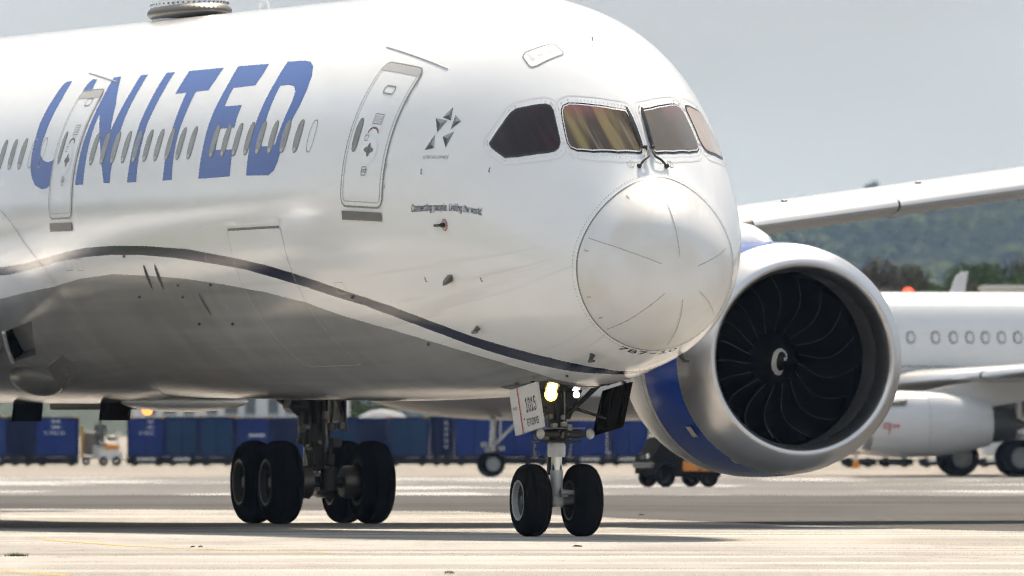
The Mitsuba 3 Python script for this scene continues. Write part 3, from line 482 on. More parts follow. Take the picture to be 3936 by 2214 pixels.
for y, r, e in ((.175, .066, (16, 12.5, 5.5)), (-.195, .044, (12, 11.5, 10))):
    o = np.array([x0 - .30, y, 1.965]); d = np.array([-1, .22, -.02])
    part(G + '__lamp_housing', lathe([(0.16, .02), (.14, r*.8), (0.0, r*1.12), (-.01, r*1.12), (-.01, r)], o, -d, 24), 'dull_metal', 30)
    if y > 0:
        k = part(G + '__lamp_reflector', ball(o + d*-.01, [.02, r*1.45, r*1.45], 2), 'lamp_warm', True); scene[k]['emitter'] = {'type': 'area', 'radiance': rgb((.55, .38, .06))}  # added glowing ball standing in for the yellow halo round this lamp
    k = part(G + '__lamp', ball(o + d*.005, [.03, r, r], 2), 'lamp_warm', True); scene[k]['emitter'] = {'type': 'area', 'radiance': rgb(e)}
for s in (1, -1):
    D = numbered(A + '__gear_door')
    c = np.array([[5.52, s*.70, 2.02], [4.27, s*.70, 2.135], [4.33, s*.585, 1.52], [5.62, s*.575, 1.395]]); o = np.array([0, s*.02, 0])
    part(D + '__panel', trimesh.convex.convex_hull(np.vstack([c, c - 2*o])), 'gear_white' if s > 0 else 'flap_black', False)
    if s > 0:
        labels[D] = {'label': 'white nose gear door lettered 1015 and ETOPS'}
        c2 = c + [0, .005, 0]; ut = lambda tv, u0, u1, v0, v1: quad_map(c2, u0 + (u1 - u0)*tv[:, 0], v1 - (v1 - v0)*tv[:, 1])
        for s_, u0, u1, v0, v1 in (('1015', .52, .90, .27, .60), ('ETOPS', .50, .92, .73, .90)):
            tv, tf = text_poly(s_, 1.0, True); tv = (tv - tv.min(0))/np.ptp(tv, axis=0); part(D + '__lettering', trimesh.Trimesh(ut(tv, u0, u1, v0, v1), tf, process=False), 'seal_black', False)
        tv, tf = text_poly('OPEN', 1.0); tv = (tv - tv.min(0))/np.ptp(tv, axis=0)
        g = np.array([(.285, 0), (.325, 0), (.325, 1), (.285, 1)]); part(D + '__red_stripe', trimesh.Trimesh(quad_map(c2, g[:, 0], g[:, 1]), [[0, 1, 2], [0, 2, 3]], process=False), 'red_paint', False)
        part(D + '__small_print', cat([trimesh.Trimesh(quad_map(c2, np.array([.06, .2, .2, .06]), np.array([v, v, v + .02, v + .02])), [[0, 1, 2], [0, 2, 3]], process=False) for v in (.40, .44)]), 'seal_grey', False)
    else:
        ci = c + [0, .022, 0]
        for u in (.08, .46, .84):
            q = quad_map(ci, np.array([u, u + .05, u + .05, u]), np.array([.05, .05, .92, .92])); part(D + '__rib', trimesh.convex.convex_hull(np.vstack([q, q + [0, .05, 0]])), 'flap_black', False)
        q = quad_map(ci + [0, .004, 0], np.array([.54, .78, .78, .54]), np.array([.35, .35, .72, .72])); part(D + '__pocket', trimesh.Trimesh(q, [[0, 1, 2], [0, 2, 3]], process=False), 'seal_black', False)
    for xx in (4.55, 5.3): part(D + '__hinge', bx([xx, s*.66, 2.12], (.10, .05, .06), bev=.01), 'dark_steel')
raw(A + '__nose_gear_bay', skin(rrect(4.2, 6.1, arc(-90) - .75, arc(-90) + .75, .05), hull, .2, .006), 'seal_black')
def main_gear(s):
    M = numbered(A + '__main_gear'); y0 = s*4.86; xc = 34.45; R = .685; zg = -.062
    for dx in (-.80, .80):
        for dy in (-.78, .78): wheel(M, [xc + dx, y0 + dy, R + zg - .005], R, .54, 1 if dy > 0 else -1, 'gear_shade')
        part(M + '__axle', cyl([xc + dx, y0 - .75, R + zg], [xc + dx, y0 + .75, R + zg], .09), 'dark_steel')
        for dy in (-.42, .42): part(M + '__brake_pack', lathe([(-.16, .05), (-.16, .24), (-.10, .27), (.10, .27), (.16, .24), (.16, .05)], [xc + dx, y0 + dy, R + zg], [0, 1, 0], 20), 'dull_metal')
        part(M + '__brake_rod', cyl([xc + dx*.4, y0 + .22, R - .15 + zg], [xc + dx, y0 + .3, R - .25 + zg], .03), 'dull_metal')
    part(M + '__bogie_beam', cat([bx([xc, y0, R + zg], (2.0, .26, .30), bev=.06), cyl([xc - .95, y0, R - .2], [xc - .95, y0, R + .16], .14)]), 'dark_steel')
    part(M + '__piston', cyl([xc, y0, R], [xc, y0, 1.5], .15), 'chrome')
    part(M + '__outer_cylinder', cat([cyl([xc, y0, 1.28], [xc, y0, 3.2], .24, .27, 24), cyl([xc, y0, 1.24], [xc, y0, 1.34], .27)]), 'dark_steel')
    part(M + '__retraction_lug', cat([bx([xc - .15, y0 + s*-.25, 1.95], (.5, .5, .35), bev=.06), cyl([xc - .35, y0 + .3, 2.0], [xc - .35, y0 + .5, 2.0], .12)]), 'dark_steel')
    part(M + '__drag_brace', cyl([xc - .1, y0, 1.55], [xc - 1.3, y0 - s*.4, 3.0], .09), 'dark_steel')
    part(M + '__side_brace', cyl([xc, y0 - s*.1, 1.7], [xc + .3, y0 - s*1.7, 2.9], .09), 'dark_steel')
    part(M + '__torque_link', cat([bx([xc - .33, y0, 1.05], (.08, .2, .5)), bx([xc - .28, y0, 1.35], (.2, .24, .14))]), 'dark_steel')
    part(M + '__hydraulic_line', cat([tube([[xc - .25, y0 + a, 2.6], [xc - .31, y0 + a*1.4, 1.9], [xc - .27, y0 + a*1.2, 1.3], [xc - .5, y0 + a, .9]], .025, 6) for a in (-.18, -.08, .10, .19)]), 'gear_shade')
    for i in range(14):
        r = np.random.default_rng(i); part(M + '__fitting', bx([xc - .3 - .5*r.random(), y0 - .45 + .9*r.random(), .55 + 1.2*r.random()], (.12, .08 + .12*r.random(), .08 + .12*r.random()), bev=.02), 'dull_metal' if i % 3 else 'gear_shade')
    part(M + '__strut_door', bx([xc, y0 + s*.42, 2.1], (1.0, .05, 1.0), bev=.02), 'bay_dark')
    part(M + '__load_rod', cyl([xc - .3, y0 + s*.3, 2.15], [xc - .35, y0 + s*.5, 1.45], .035), 'gear_shade')
main_gear(-1); main_gear(1)
# ---------------------------------------------------------------- engines, pylons, wings
EZ, EY, XFAN = 2.60, 9.73, 25.33
def engine(s):
    E = numbered(A + '__engine'); o = np.array([0, s*EY, EZ]); ax = np.array([1., 0, 0])
    L = lambda key, prof, mt, n=96: part(E + '__' + key, lathe(prof, o, ax, n), mt, 40)
    h = 23.58
    lip = [(h + .84, 1.8225), (h + .70, 1.805), (h + .52, 1.778), (h + .35, 1.740), (h + .18, 1.67), (h + .06, 1.585), (h + .012, 1.54), (h, 1.50), (h + .012, 1.465), (h + .06, 1.43), (h + .16, 1.395), (h + .30, 1.37), (h + .45, 1.36)]
    L('lip', lip, 'lip_metal', 128); L('inlet_liner', [(h + .45, 1.361), (h + .7, 1.372), (h + 1.0, 1.39), (h + 1.25, 1.403)], 'liner_grey'); L('inlet_duct', [(h + 1.25, 1.404), (h + 1.5, 1.41), (h + 2.7, 1.42)], 'duct_black')
    cowl = lambda a, b: [(x, 1.824 + .046*math.sin(min(1, max(0, (x - h - .88)/1.3))*math.pi/2) - .62*max(0, (x - h - 2.6)/2.6)**2) for x in np.linspace(a, b, 24)]
    L('fan_cowl', cowl(h + .842, h + 2.4), 'cowl_blue', 128); L('reverser_cowl', cowl(h + 2.402, h + 5.2), 'cowl_white', 128)
    L('cowl_seam', [(h + 2.55, cowl(h + 2.55, h + 2.56)[0][1] + .004), (h + 2.575, cowl(h + 2.575, h + 2.58)[0][1] + .004)], 'seal_grey')
    L('lip_seam', [(h + .836, 1.8235), (h + .848, 1.8255)], 'seal_grey')
    L('core_cowl', [(h + 2.75, 1.1), (h + 4.6, 1.05), (h + 6.2, .75), (h + 6.7, .62)], 'dull_metal'); L('exhaust_plug', [(h + 6.5, .5), (h + 7.6, .06), (h + 7.6, 0)], 'dull_metal')
    L('duct_wall', [(h + 2.7, 1.44), (h + 2.7, .3)], 'duct_black')
    xf = XFAN
    for k in range(18):
        rs = np.linspace(.40, 1.385, 14); q = (rs - .40)/.985; P = []
        st = np.radians(28 + 34*q); ch = .40 + .22*np.sin(q*2.4); xl = xf - .30 + .10*np.sin(q*math.pi) - .06*q**3; sw = .18*np.sin(q*math.pi*1.1) - .05*q
        for side in (1, -1):
            row = []
            for u in np.linspace(0, 1, 7):
                tck = .018*math.sin(math.pi*u)**.8*side
                xx = xl + u*ch*np.cos(st) - tck*np.sin(st); tt = k*2*math.pi/18 + sw - (u*ch*np.sin(st) + tck*np.cos(st))/rs
                row.append(np.stack([xx, s*EY - rs*np.sin(tt), EZ + rs*np.cos(tt)], -1))
            P.append(np.stack(row, 0))
        Q = np.concatenate([P[0], P[1][::-1]], 0); part(E + '__fan_blade', grid(Q), 'fan_black', True)
        part(E + '__blade_edge', tube(P[0][0], .006, 5), 'blade_edge')
    for k in range(36):
        t = k*2*math.pi/36; c = np.array([xf + .55, s*EY - 1.24*math.sin(t), EZ + 1.24*math.cos(t)]); m = bx([0, 0, 0], (.22, .02, .38)); m.apply_transform(trimesh.transformations.rotation_matrix(t, [1, 0, 0])); m.apply_translation(c); part(E + '__guide_vane', m, 'vane_pale', False)
    cone = lambda r: xf - .62 + .62*(r/.45)**1.35
    part(E + '__spinner', lathe([(cone(r), r) for r in np.linspace(0.0, .45, 16)], o, ax, 48), 'black_part', True)
    path = [(.100, -.205), (.06, -.225), (.0, -.205), (-.055, -.15), (-.085, -.075), (-.085, .0), (-.06, .075), (-.01, .125), (.05, .14), (.105, .115), (.135, .065), (.13, .015), (.10, -.01), (.075, .0)]
    wd = [.040, .040, .040, .038, .037, .037, .036, .034, .031, .027, .023, .022, .026, .030]
    pol = unary_union([LineString([a, b]).buffer((w1 + w2)/2*.82, 8) for a, b, w1, w2 in zip(path, path[1:], wd, wd[1:])]).difference(sbox(.105, -.4, .3, -.15))
    def onc(u, v, off):
        r = np.hypot(u, v); e = (.62*1.35/.45)*(np.maximum(r, .02)/.45)**.35; n = np.stack([-np.ones_like(r), -e*u/np.maximum(r, .02), e*v/np.maximum(r, .02)], -1); n /= np.linalg.norm(n, axis=-1, keepdims=True)
        return np.stack([cone(r), s*EY - u, EZ + v], -1) + n*.005, n
    raw(E + '__swirl_mark', skin(pol, onc, .04), 'gear_white')
    for (dx, t, w, hh) in ((1.15, -128, .26, .2), (.62, -150, .12, .12)):
        g = np.array([(-w/2, -hh/2), (w/2, -hh/2), (w/2, hh/2), (-w/2, hh/2)]); x = h + dx + g[:, 0]; r = 1.875; a = math.radians(t)*-s + g[:, 1]/r
        part(E + '__placard', trimesh.Trimesh(np.stack([x, s*EY - r*np.sin(a)*1.0, EZ + r*np.cos(a)], -1), [[0, 1, 2], [0, 2, 3]], process=False), 'seal_pale', False)
    # pylon
    rows = []
    for x, zt, w in ((25.2, 4.40, .05), (25.7, 4.62, .30), (26.4, 4.76, .46), (27.3, 4.85, .5), (28.5, 4.9, .46), (31.0, 4.7, .38)):
        t = np.linspace(0, math.pi, 13); rows.append(np.stack([0*t + x, s*EY - w*np.cos(t), 3.9 + (zt - 3.9)*np.sin(t)**.75], -1))
    part(A + '__pylon', grid(np.array(rows)), 'white', True)
engine(-1); engine(1)
AFU = [(0, 0), (.004, .10), (.012, .19), (.03, .30), (.06, .42), (.10, .53), (.18, .66), (.30, .74), (.45, .70), (.6, .56), (.8, .28), (1, .01)]
AFL = [(1, -.01), (.8, -.06), (.6, -.18), (.45, -.30), (.30, -.36), (.18, -.36), (.10, -.32), (.06, -.27), (.03, -.20), (.012, -.13), (.004, -.07)]
def wing(s):
    W = numbered(A + '__wing')
    def rowf(y, sec):
        xl = 23.7 + .60*y + 2.6*np.clip((3.6 - y)/1.4, 0, 1); c = np.interp(y, [2, 10, 17, 28, 31], [13.2, 8.1, 5.9, 2.6, .7]); t = np.interp(y, [2, 8, 10, 18, 31], [1.3, .62, .50, .48, .10]); zl = 3.466 + .12*y - .9*np.clip((9 - y)/7, 0, 1)**2 + .0012*np.clip(y - 17, 0, 20)**2; tw = math.radians(np.interp(y, [2, 10, 30], [3.5, 1.5, -1]))
        q = np.array(sec); X, Z = q[:, 0]*c, q[:, 1]*t; return np.stack([xl + X*math.cos(tw) + Z*math.sin(tw), 0*X + s*y, zl - X*math.sin(tw) + Z*math.cos(tw)], -1)
    ys = np.concatenate([np.linspace(2, 18, 25), np.linspace(18.6, 31, 16)])
    body = AFU[6:] + AFL[:6]; edge = AFL[5:] + AFU[:7]
    part(W + '__box', grid(np.array([rowf(y, body) for y in ys])), 'wing_grey', 40)
    for a, b in ((2.2, 8.4), (11.2, 14.35), (14.4, 19.6), (19.65, 24.9), (24.95, 30)):
        part(W + '__slat', grid(np.array([rowf(y, edge) for y in np.linspace(a, b, 10)])), 'slat_paint', 40)
    for a, b in ((8.4, 11.2), (14.35, 14.4), (19.6, 19.65), (24.9, 24.95)): part(W + '__slat_gap', grid(np.array([rowf(y, edge) + [.03, 0, 0] for y in (a, b)])), 'scuff', 40)
    for y in (12.4, 15.3):
        r = rowf(y, AFU); part(W + '__marker_stud', ball(r[6] + [0, 0, .0], [.06, .06, .04], 1), 'scuff')
wing(-1); wing(1)
def fin(key, rows, bsdf):
    """Tapered tail surface: rows of (leading edge point, chord, thickness direction, thickness)."""
    P = [np.array([np.array(o) + [X*c, 0, 0] + np.array(d)*Z*t for X, Z in [(0, 0), (.05, .6), (.3, 1), (.6, .7), (1, 0), (.6, -.7), (.3, -1), (.05, -.6)]]) for o, c, d, t in rows]
    v, f = grid(np.array(P), True); part(key, trimesh.Trimesh(v, f, process=False), bsdf, 50)
fin(A + '__tail_fin', [((52.5, 0, 7.4), 11.5, (0, 1, 0), .55), ((57.5, 0, 11.5), 8.0, (0, 1, 0), .40), ((63.6, 0, 16.6), 3.6, (0, 1, 0), .18)], 'title_blue')
for s in (1, -1): fin(A + '__tailplane', [((58.5, s*.8, 6.6), 6.5, (0, 0, 1), .35), ((64.2, s*9.6, 7.3), 2.2, (0, 0, 1), .12)], 'white')
# ---------------------------------------------------------------- markings, patches, weeds on the pavement
matte('yellow_paint', (0.55, 0.36, 0.10)); matte('tar', (0.07, 0.065, 0.06))
def strip(pts, w):
    p = dense(np.array(pts, float), 1.0); t = np.gradient(p, axis=0); s = np.stack([-t[:, 1], t[:, 0]], 1); s /= np.linalg.norm(s, axis=1, keepdims=True)
    q = np.stack([p - s*w/2, p + s*w/2], 1); return grid(ramp(q[..., 0], q[..., 1], dip(q[..., 1]) + 0.004))
for pts, w in (([(-6.4, 148.5), (-5.69, 144.4), (-4.9, 139.8), (-4.0, 136.5), (-2.2, 132)], .10), ([(-6.2, 117), (-5.35, 115), (-4.5, 111.5)], .12), ([(2.6, 145.5), (6.0, 141.8), (9.2, 139.0)], .10), ([(9.2, 300), (12.6, 303)], .5)):
    part('ground__taxi_line', strip(pts, w), 'yellow_paint', False)
for X, Z in ((3.52, 247), (3.86, 247.5), (4.02, 246.6), (4.45, 247.2)):
    c = Point(0, 0).buffer(1, 6); v, f = trimesh.creation.triangulate_polygon(c, engine='earcut'); part('ground__tar_patch', (ramp(X + v[:, 0]*.10, Z + v[:, 1]*1.1, 0.004), f), 'tar', False)
scene['weed_green'] = two({'type': 'diffuse', 'reflectance': rgb((.07, .085, .02))})
v, f = [], []; r_ = np.random.default_rng(3)
for i in range(150):
    c = ramp(-5.79 + r_.normal(0, .075), 128.5 + r_.normal(0, .12)); a = r_.uniform(0, 6.28); d = np.array([math.cos(a), math.sin(a), 0]); h = r_.uniform(.02, .055); e = c + d*r_.uniform(.01, .05) + [0, 0, h]; s = np.array([-d[1], d[0], 0])*.006
    k = len(v); v += [c - s, c + s, e]; f.append([k, k + 1, k + 2])
labels[part('weed_tuft', trimesh.Trimesh(np.array(v), f, process=False), 'weed_green', False)] = {'label': 'small green weed tuft growing from a pavement crack at lower left', 'category': 'weed'}
matte('twig_brown', (.10, .075, .05))
for X, Z, n, w in ((.87, 138.2, 5, .03), (-.62, 112.4, 4, .035), (2.27, 190, 3, .04), (-3.9, 137.6, 3, .03)):
    ms = [tube(ramp(X + r_.normal(0, .05), Z + r_.normal(0, .1), .015) + np.array([[-.06, 0, 0], [0, .01, .01], [.07, .02, 0]])*r_.uniform(.6, 1.3), .008, 5) for _ in range(n)]
    labels[part('dry_twig', cat(ms), 'twig_brown', False)] = {'label': {0.87: 'dry twig debris on the pavement just in front of the nose wheels', -.62: 'dark debris at the bottom edge of the picture below the nose', 2.27: 'tiny dark debris right of the nose wheels', -3.9: 'dry debris on the pavement in front of the main wheels'}[X], 'category': 'debris'}
# ---------------------------------------------------------------- narrow-body jet crossing behind
gloss('jet_white', (0.52, 0.535, 0.55), 0.12); gloss('jet_body', mikit.proc(lambda p, n, uv: mikit.mix((0.17, 0.155, 0.14), (0.60, 0.62, 0.64), mikit.smoothstep(2.55, 2.6, p.z))), 0.12); gloss('jet_grey', (0.42, 0.42, 0.41), 0.15); gloss('jet_window', (0.55, 0.57, 0.60), 0.08)  # jet_body: darker underside is shade on white paint, put into the colour
B = thing('airliner_001', 'plain white narrow body jet passing behind the big engine at right', 'airliner')
C12, S12 = math.cos(math.radians(12)), math.sin(math.radians(12))
def J(t, l, z): return ramp(-.674 + C12*np.asarray(t, float) + S12*np.asarray(l, float), 352 + S12*np.asarray(t, float) - C12*np.asarray(l, float), z)
def jsec(t):
    s = np.clip((t + 5.07)/6.2, 1e-4, 1); k = np.clip(1 - (1 - s)**2.1, 0, 1)**.62; tail = np.clip((t - 24)/15, 0, 1)
    return k*1.975*(1 - .92*tail**1.7), k*2.07*(1 - .88*tail**1.7), 3.87 - .55*(1 - s)**2 + 1.3*tail**1.6
def jhull(t, th, off=0):
    w, h, zc = jsec(t); return J(t, (w + off)*np.cos(th), zc + (h + off)*np.sin(th))
tj, hj = np.meshgrid(np.concatenate([-5.07 + np.linspace(.01, 1, 26)**2*6.2, np.linspace(1.6, 39, 60)]), np.linspace(0, 2*math.pi, 73)[:-1], indexing='ij')
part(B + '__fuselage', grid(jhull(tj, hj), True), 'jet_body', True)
zw = math.asin((4.46 - 3.87)/2.07)
for t in [13.35, 14.17, 14.76, 15.3] + [15.82 + .533*i for i in range(16)]:
    q = np.linspace(0, 2*math.pi, 19)[:-1]; e = lambda a, b: (np.sign(np.cos(q))*np.abs(np.cos(q))**.8*a, np.sign(np.sin(q))*np.abs(np.sin(q))**.8*b)
    def disc(a, b, off, dz=0):
        du, dv = e(a, b); p = jhull(t + np.r_[du, 0], zw + np.r_[dv + dz, dz]/2.07, off); return trimesh.Trimesh(p, [[i, (i + 1) % 18, 18] for i in range(18)], process=False)
    k = part(B + '__cabin_window', disc(.105, .15, .05, -.015), 'jet_window', True); part(k + '__frame', disc(.15, .21, .025), 'scuff', True)
part(B + '__fairing_seam', tube(jhull(np.linspace(11.5, 16.6, 12), np.array([-.18, -.165, -.16, -.158, -.16, -.163, -.168, -.175, -.185, -.2, -.22, -.26]), .01), .018, 5), 'scuff')
def jwing(s):
    W = numbered(B + '__wing')
    def rowf(l, sec):
        c = np.interp(l, [0, 6, 17], [7.2, 4.3, 1.6]); t = c*.115; q = np.array(sec); return J(11.0 + .52*l + q[:, 0]*c, s*l, 2.78 + .066*l + q[:, 1]*t)
    ys = np.linspace(.5, 16.9, 30)
    part(W + '__panel', grid(np.array([rowf(l, AFU[5:] + AFL[:7]) for l in ys])), 'jet_grey', 40)
    for a, b in ((2.0, 6.55), (6.65, 12), (12.05, 16.8)): part(W + '__slat', grid(np.array([rowf(l, AFL[6:] + AFU[:6]) for l in np.linspace(a, b, 8)])), 'bare_metal', 40)
    tip = [(18.9, 3.95), (19.85, 3.95), (20.2, 5.9), (20.38, 6.75), (20.42, 6.88), (20.22, 6.87), (19.98, 6.7), (19.68, 5.95)]
    p = np.array(tip); a = J(p[:, 0] - .25, s*16.9 + s*.12*(p[:, 1] - 3.9), p[:, 1]); b = J(p[:, 0] - .25, s*17.0 + s*.12*(p[:, 1] - 3.9), p[:, 1]); part(W + '__winglet', trimesh.convex.convex_hull(np.vstack([a, b])), 'jet_white', False)
jwing(1); jwing(-1)
def jengine(s):
    E = numbered(B + '__engine'); o = J(0, s*5.75, 1.68); ax = J(1, s*5.75, 1.68) - o; L = lambda k, prof, mt: part(E + '__' + k, lathe(prof, o, ax, 48), mt, 40)
    L('lip', [(10.95, .97), (10.72, .93), (10.6, .86), (10.68, .80), (10.9, .77)], 'bare_metal'); L('fan', [(11.4, .8), (11.4, .0)], 'duct_black'); L('inlet', [(10.9, .77), (11.4, .8)], 'dark_steel')
    L('fan_cowl', [(10.95, .972), (11.4, 1.03), (12.0, 1.06), (12.78, 1.04)], 'jet_white'); L('reverser_cowl', [(12.79, 1.045), (13.4, 1.01), (14.1, .90), (14.93, .70)], 'jet_white')
    L('nozzle', [(14.92, .69), (14.93, .60), (15.3, .57), (15.75, .50), (15.75, .44)], 'dark_steel'); L('plug', [(15.6, .3), (16.3, .03)], 'dark_steel'); L('nozzle_wall', [(15.3, .56), (15.3, 0)], 'duct_black')
    p = np.array([[12.2, .9], [13.6, 1.2], [15.2, 1.5], [17.0, 1.35], [17.0, .9], [15.0, .55], [13.0, .75]]); part(E + '__pylon', trimesh.convex.convex_hull(np.vstack([J(p[:, 0], s*(5.75 + d), 1.68 + p[:, 1]) for d in (-.18, .18)])), 'jet_grey', False)
    if s > 0:
        a = np.array([[11.05, .62], [12.05, .78], [12.0, .60]]); part(E + '__strake', trimesh.convex.convex_hull(np.vstack([J(a[:, 0], 5.75 + .80 + d, 1.68 + a[:, 1]) for d in (-.08, .14)])), 'scuff', False)
        g = lambda pts: tube(np.array([J(11.55 + x, 5.75 + math.sqrt(1.06**2 - z*z) + .01, 1.68 + z) for x, z in pts]), .022, 5)
        part(E + '__red_marking', cat([g([(-.22 + .09*math.cos(q), -.05 + .08*math.sin(q)) for q in np.linspace(.3, 5.6, 10)]), g([(-.10, .03), (-.09, -.15), (-.13, -.32)]), g([(.02, .0), (.05, -.11), (.02, -.12)]), g([(.05, -.06), (.18, -.06)]), g([(.18, .01), (.18, -.12)])]), 'red_paint')
jengine(1); jengine(-1)
def jgear(name, t, l, r, w, gap, strut):
    G = numbered(B + '__' + name); ax = J(0, 1, 0) - J(0, 0, 0)
    for s in (-1, 1):
        c = J(t, l + s*gap, r); part(G + '__tyre', lathe([(a*w, q*r) for a, q in TYRE], c, ax, 32), 'rubber', 40)
        part(G + '__rim', lathe([(.44*w, .57*r), (.46*w, .5*r), (.2*w, .4*r), (.2*w, .15*r), (.34*w, .12*r), (.34*w, 0)], c, ax*s, 24), 'gear_grey', 35)
    part(G + '__strut', cat([cyl(J(t, l, r), J(t + .1, l, strut), .09), cyl(J(t, l - gap, r), J(t, l + gap, r), .06), cyl(J(t, l, r + .5), J(t + 1.2, l*.7, strut), .05)]), 'gear_white')
    for dx, z in ((-.12, r + .45), (.1, r + .7), (-.25, r + .62), (.3, r + .5)): part(G + '__fitting', bx(J(t + dx, l + .2, z), (.2, .2, .16), bev=.03), 'gear_grey')
jgear('nose_gear', 0, 0, .40, .24, .27, 2.1); jgear('main_gear', 16.35, 3.8, .60, .42, .46, 3.0); jgear('main_gear', 16.35, -3.8, .60, .42, .46, 3.0)
part(B + '__nose_gear_door', cat([bx(J(.2, s*.5, 1.55), (.6, .06, .7), rotz(-HEAD)) for s in (1,)]), 'jet_grey')
scene['beacon_red'] = two({'type': 'diffuse', 'reflectance': rgb((.6, .03, .02))})
k = part(B + '__beacon', ball(J(13.75, 0, 5.96), [.16, .16, .11], 2), 'beacon_red', True); scene[k]['emitter'] = {'type': 'area', 'radiance': rgb((1.6, .06, .03))}
# ---------------------------------------------------------------- baggage containers on dollies
matte('container_blue', (0.014, 0.030, 0.14)); matte('container_dark', (0.010, 0.014, 0.045)); matte('container_teal', (0.014, 0.038, 0.09)); matte('container_frame', (0.010, 0.016, 0.065))
matte('yellow_cap', (0.60, 0.36, 0.06)); matte('pale_print', (0.45, 0.48, 0.55)); matte('dolly_steel', (0.018, 0.018, 0.018)); matte('pale_steel', (0.55, 0.55, 0.53)); matte('orange', (0.55, 0.22, 0.03))
def at(X, Z, z, yaw=0.0):
    c, s = math.cos(yaw), math.sin(yaw); ex = ramp(c, s) - ramp(0, 0); ey = ramp(-s, c) - ramp(0, 0); M = np.eye(4); M[:3, 0] = ex; M[:3, 1] = ey*1; M[:3, 2] = [0, 0, 1]; M[:3, 3] = ramp(X, Z, z)
    return M                                               # local x along the row, local y away from the fence (mirrored frame)
def lb(M, c, size, bev=0.0):
    m = bx(c, size, bev=bev); m.apply_transform(M); return m
def lm(M, m): m = m.copy(); m.apply_transform(M); return m
def dolly(M, w, name, label, group, pale=False):
    D = thing(name, label, 'dolly', group)
    part(D + '__deck', cat([lb(M, (0, .75, .31), (w, 1.6, .08)), lb(M, (0, .75, .24), (w*.8, .2, .08))]), 'dolly_steel')
    for x in (-w/2 + .3, w/2 - .3):
        for y in (.15, 1.35): part(D + '__wheel', lm(M, lathe([(-.08, .05), (-.08, .17), (-.05, .20), (.05, .20), (.08, .17), (.08, .05)], [x, y, .2], [0, 1, 0], 14)), 'rubber')
        part(D + '__hub', lm(M, cyl([x, .06, .2], [x, .05, .2], .09, n=10)), 'pale_steel' if pale else 'dull_metal')
    part(D + '__skirt', lb(M, (0, .03, .21), (w + .06, .04, .26)), 'dolly_steel')  # added black plate standing in for the shadow under the dolly
    part(D + '__tow_bar', lb(M, (-w/2 - .12, .75, .26), (.34, .06, .05)), 'dolly_steel')
    part(D + '__bumper', lb(M, (0, -.07, .28), (w*.5, .03, .10)), 'pale_steel' if pale else 'dolly_steel')
    return D
ROW = [(-75, 26), (30, 131), (135, 300), (490, 633), (636, 762), (766, 899), (903, 1043), (1047, 1145), (1149, 1251), (1255, 1376), (1380, 1490), (1494, 1648), (1652, 1743), (1747, 1901), (1905, 2054), (2058, 2191), (2195, 2340), (2344, 2490)]
ORD = 'first second third fourth fifth sixth seventh eighth ninth tenth eleventh twelfth thirteenth fourteenth fifteenth sixteenth seventeenth eighteenth'.split()
TONE = ['blue', 'dark', 'blue', 'blue', 'teal', 'teal', 'blue', 'dark', 'blue', 'teal', 'dark', 'teal', 'dark', 'blue', 'blue', 'blue', 'blue', 'blue']
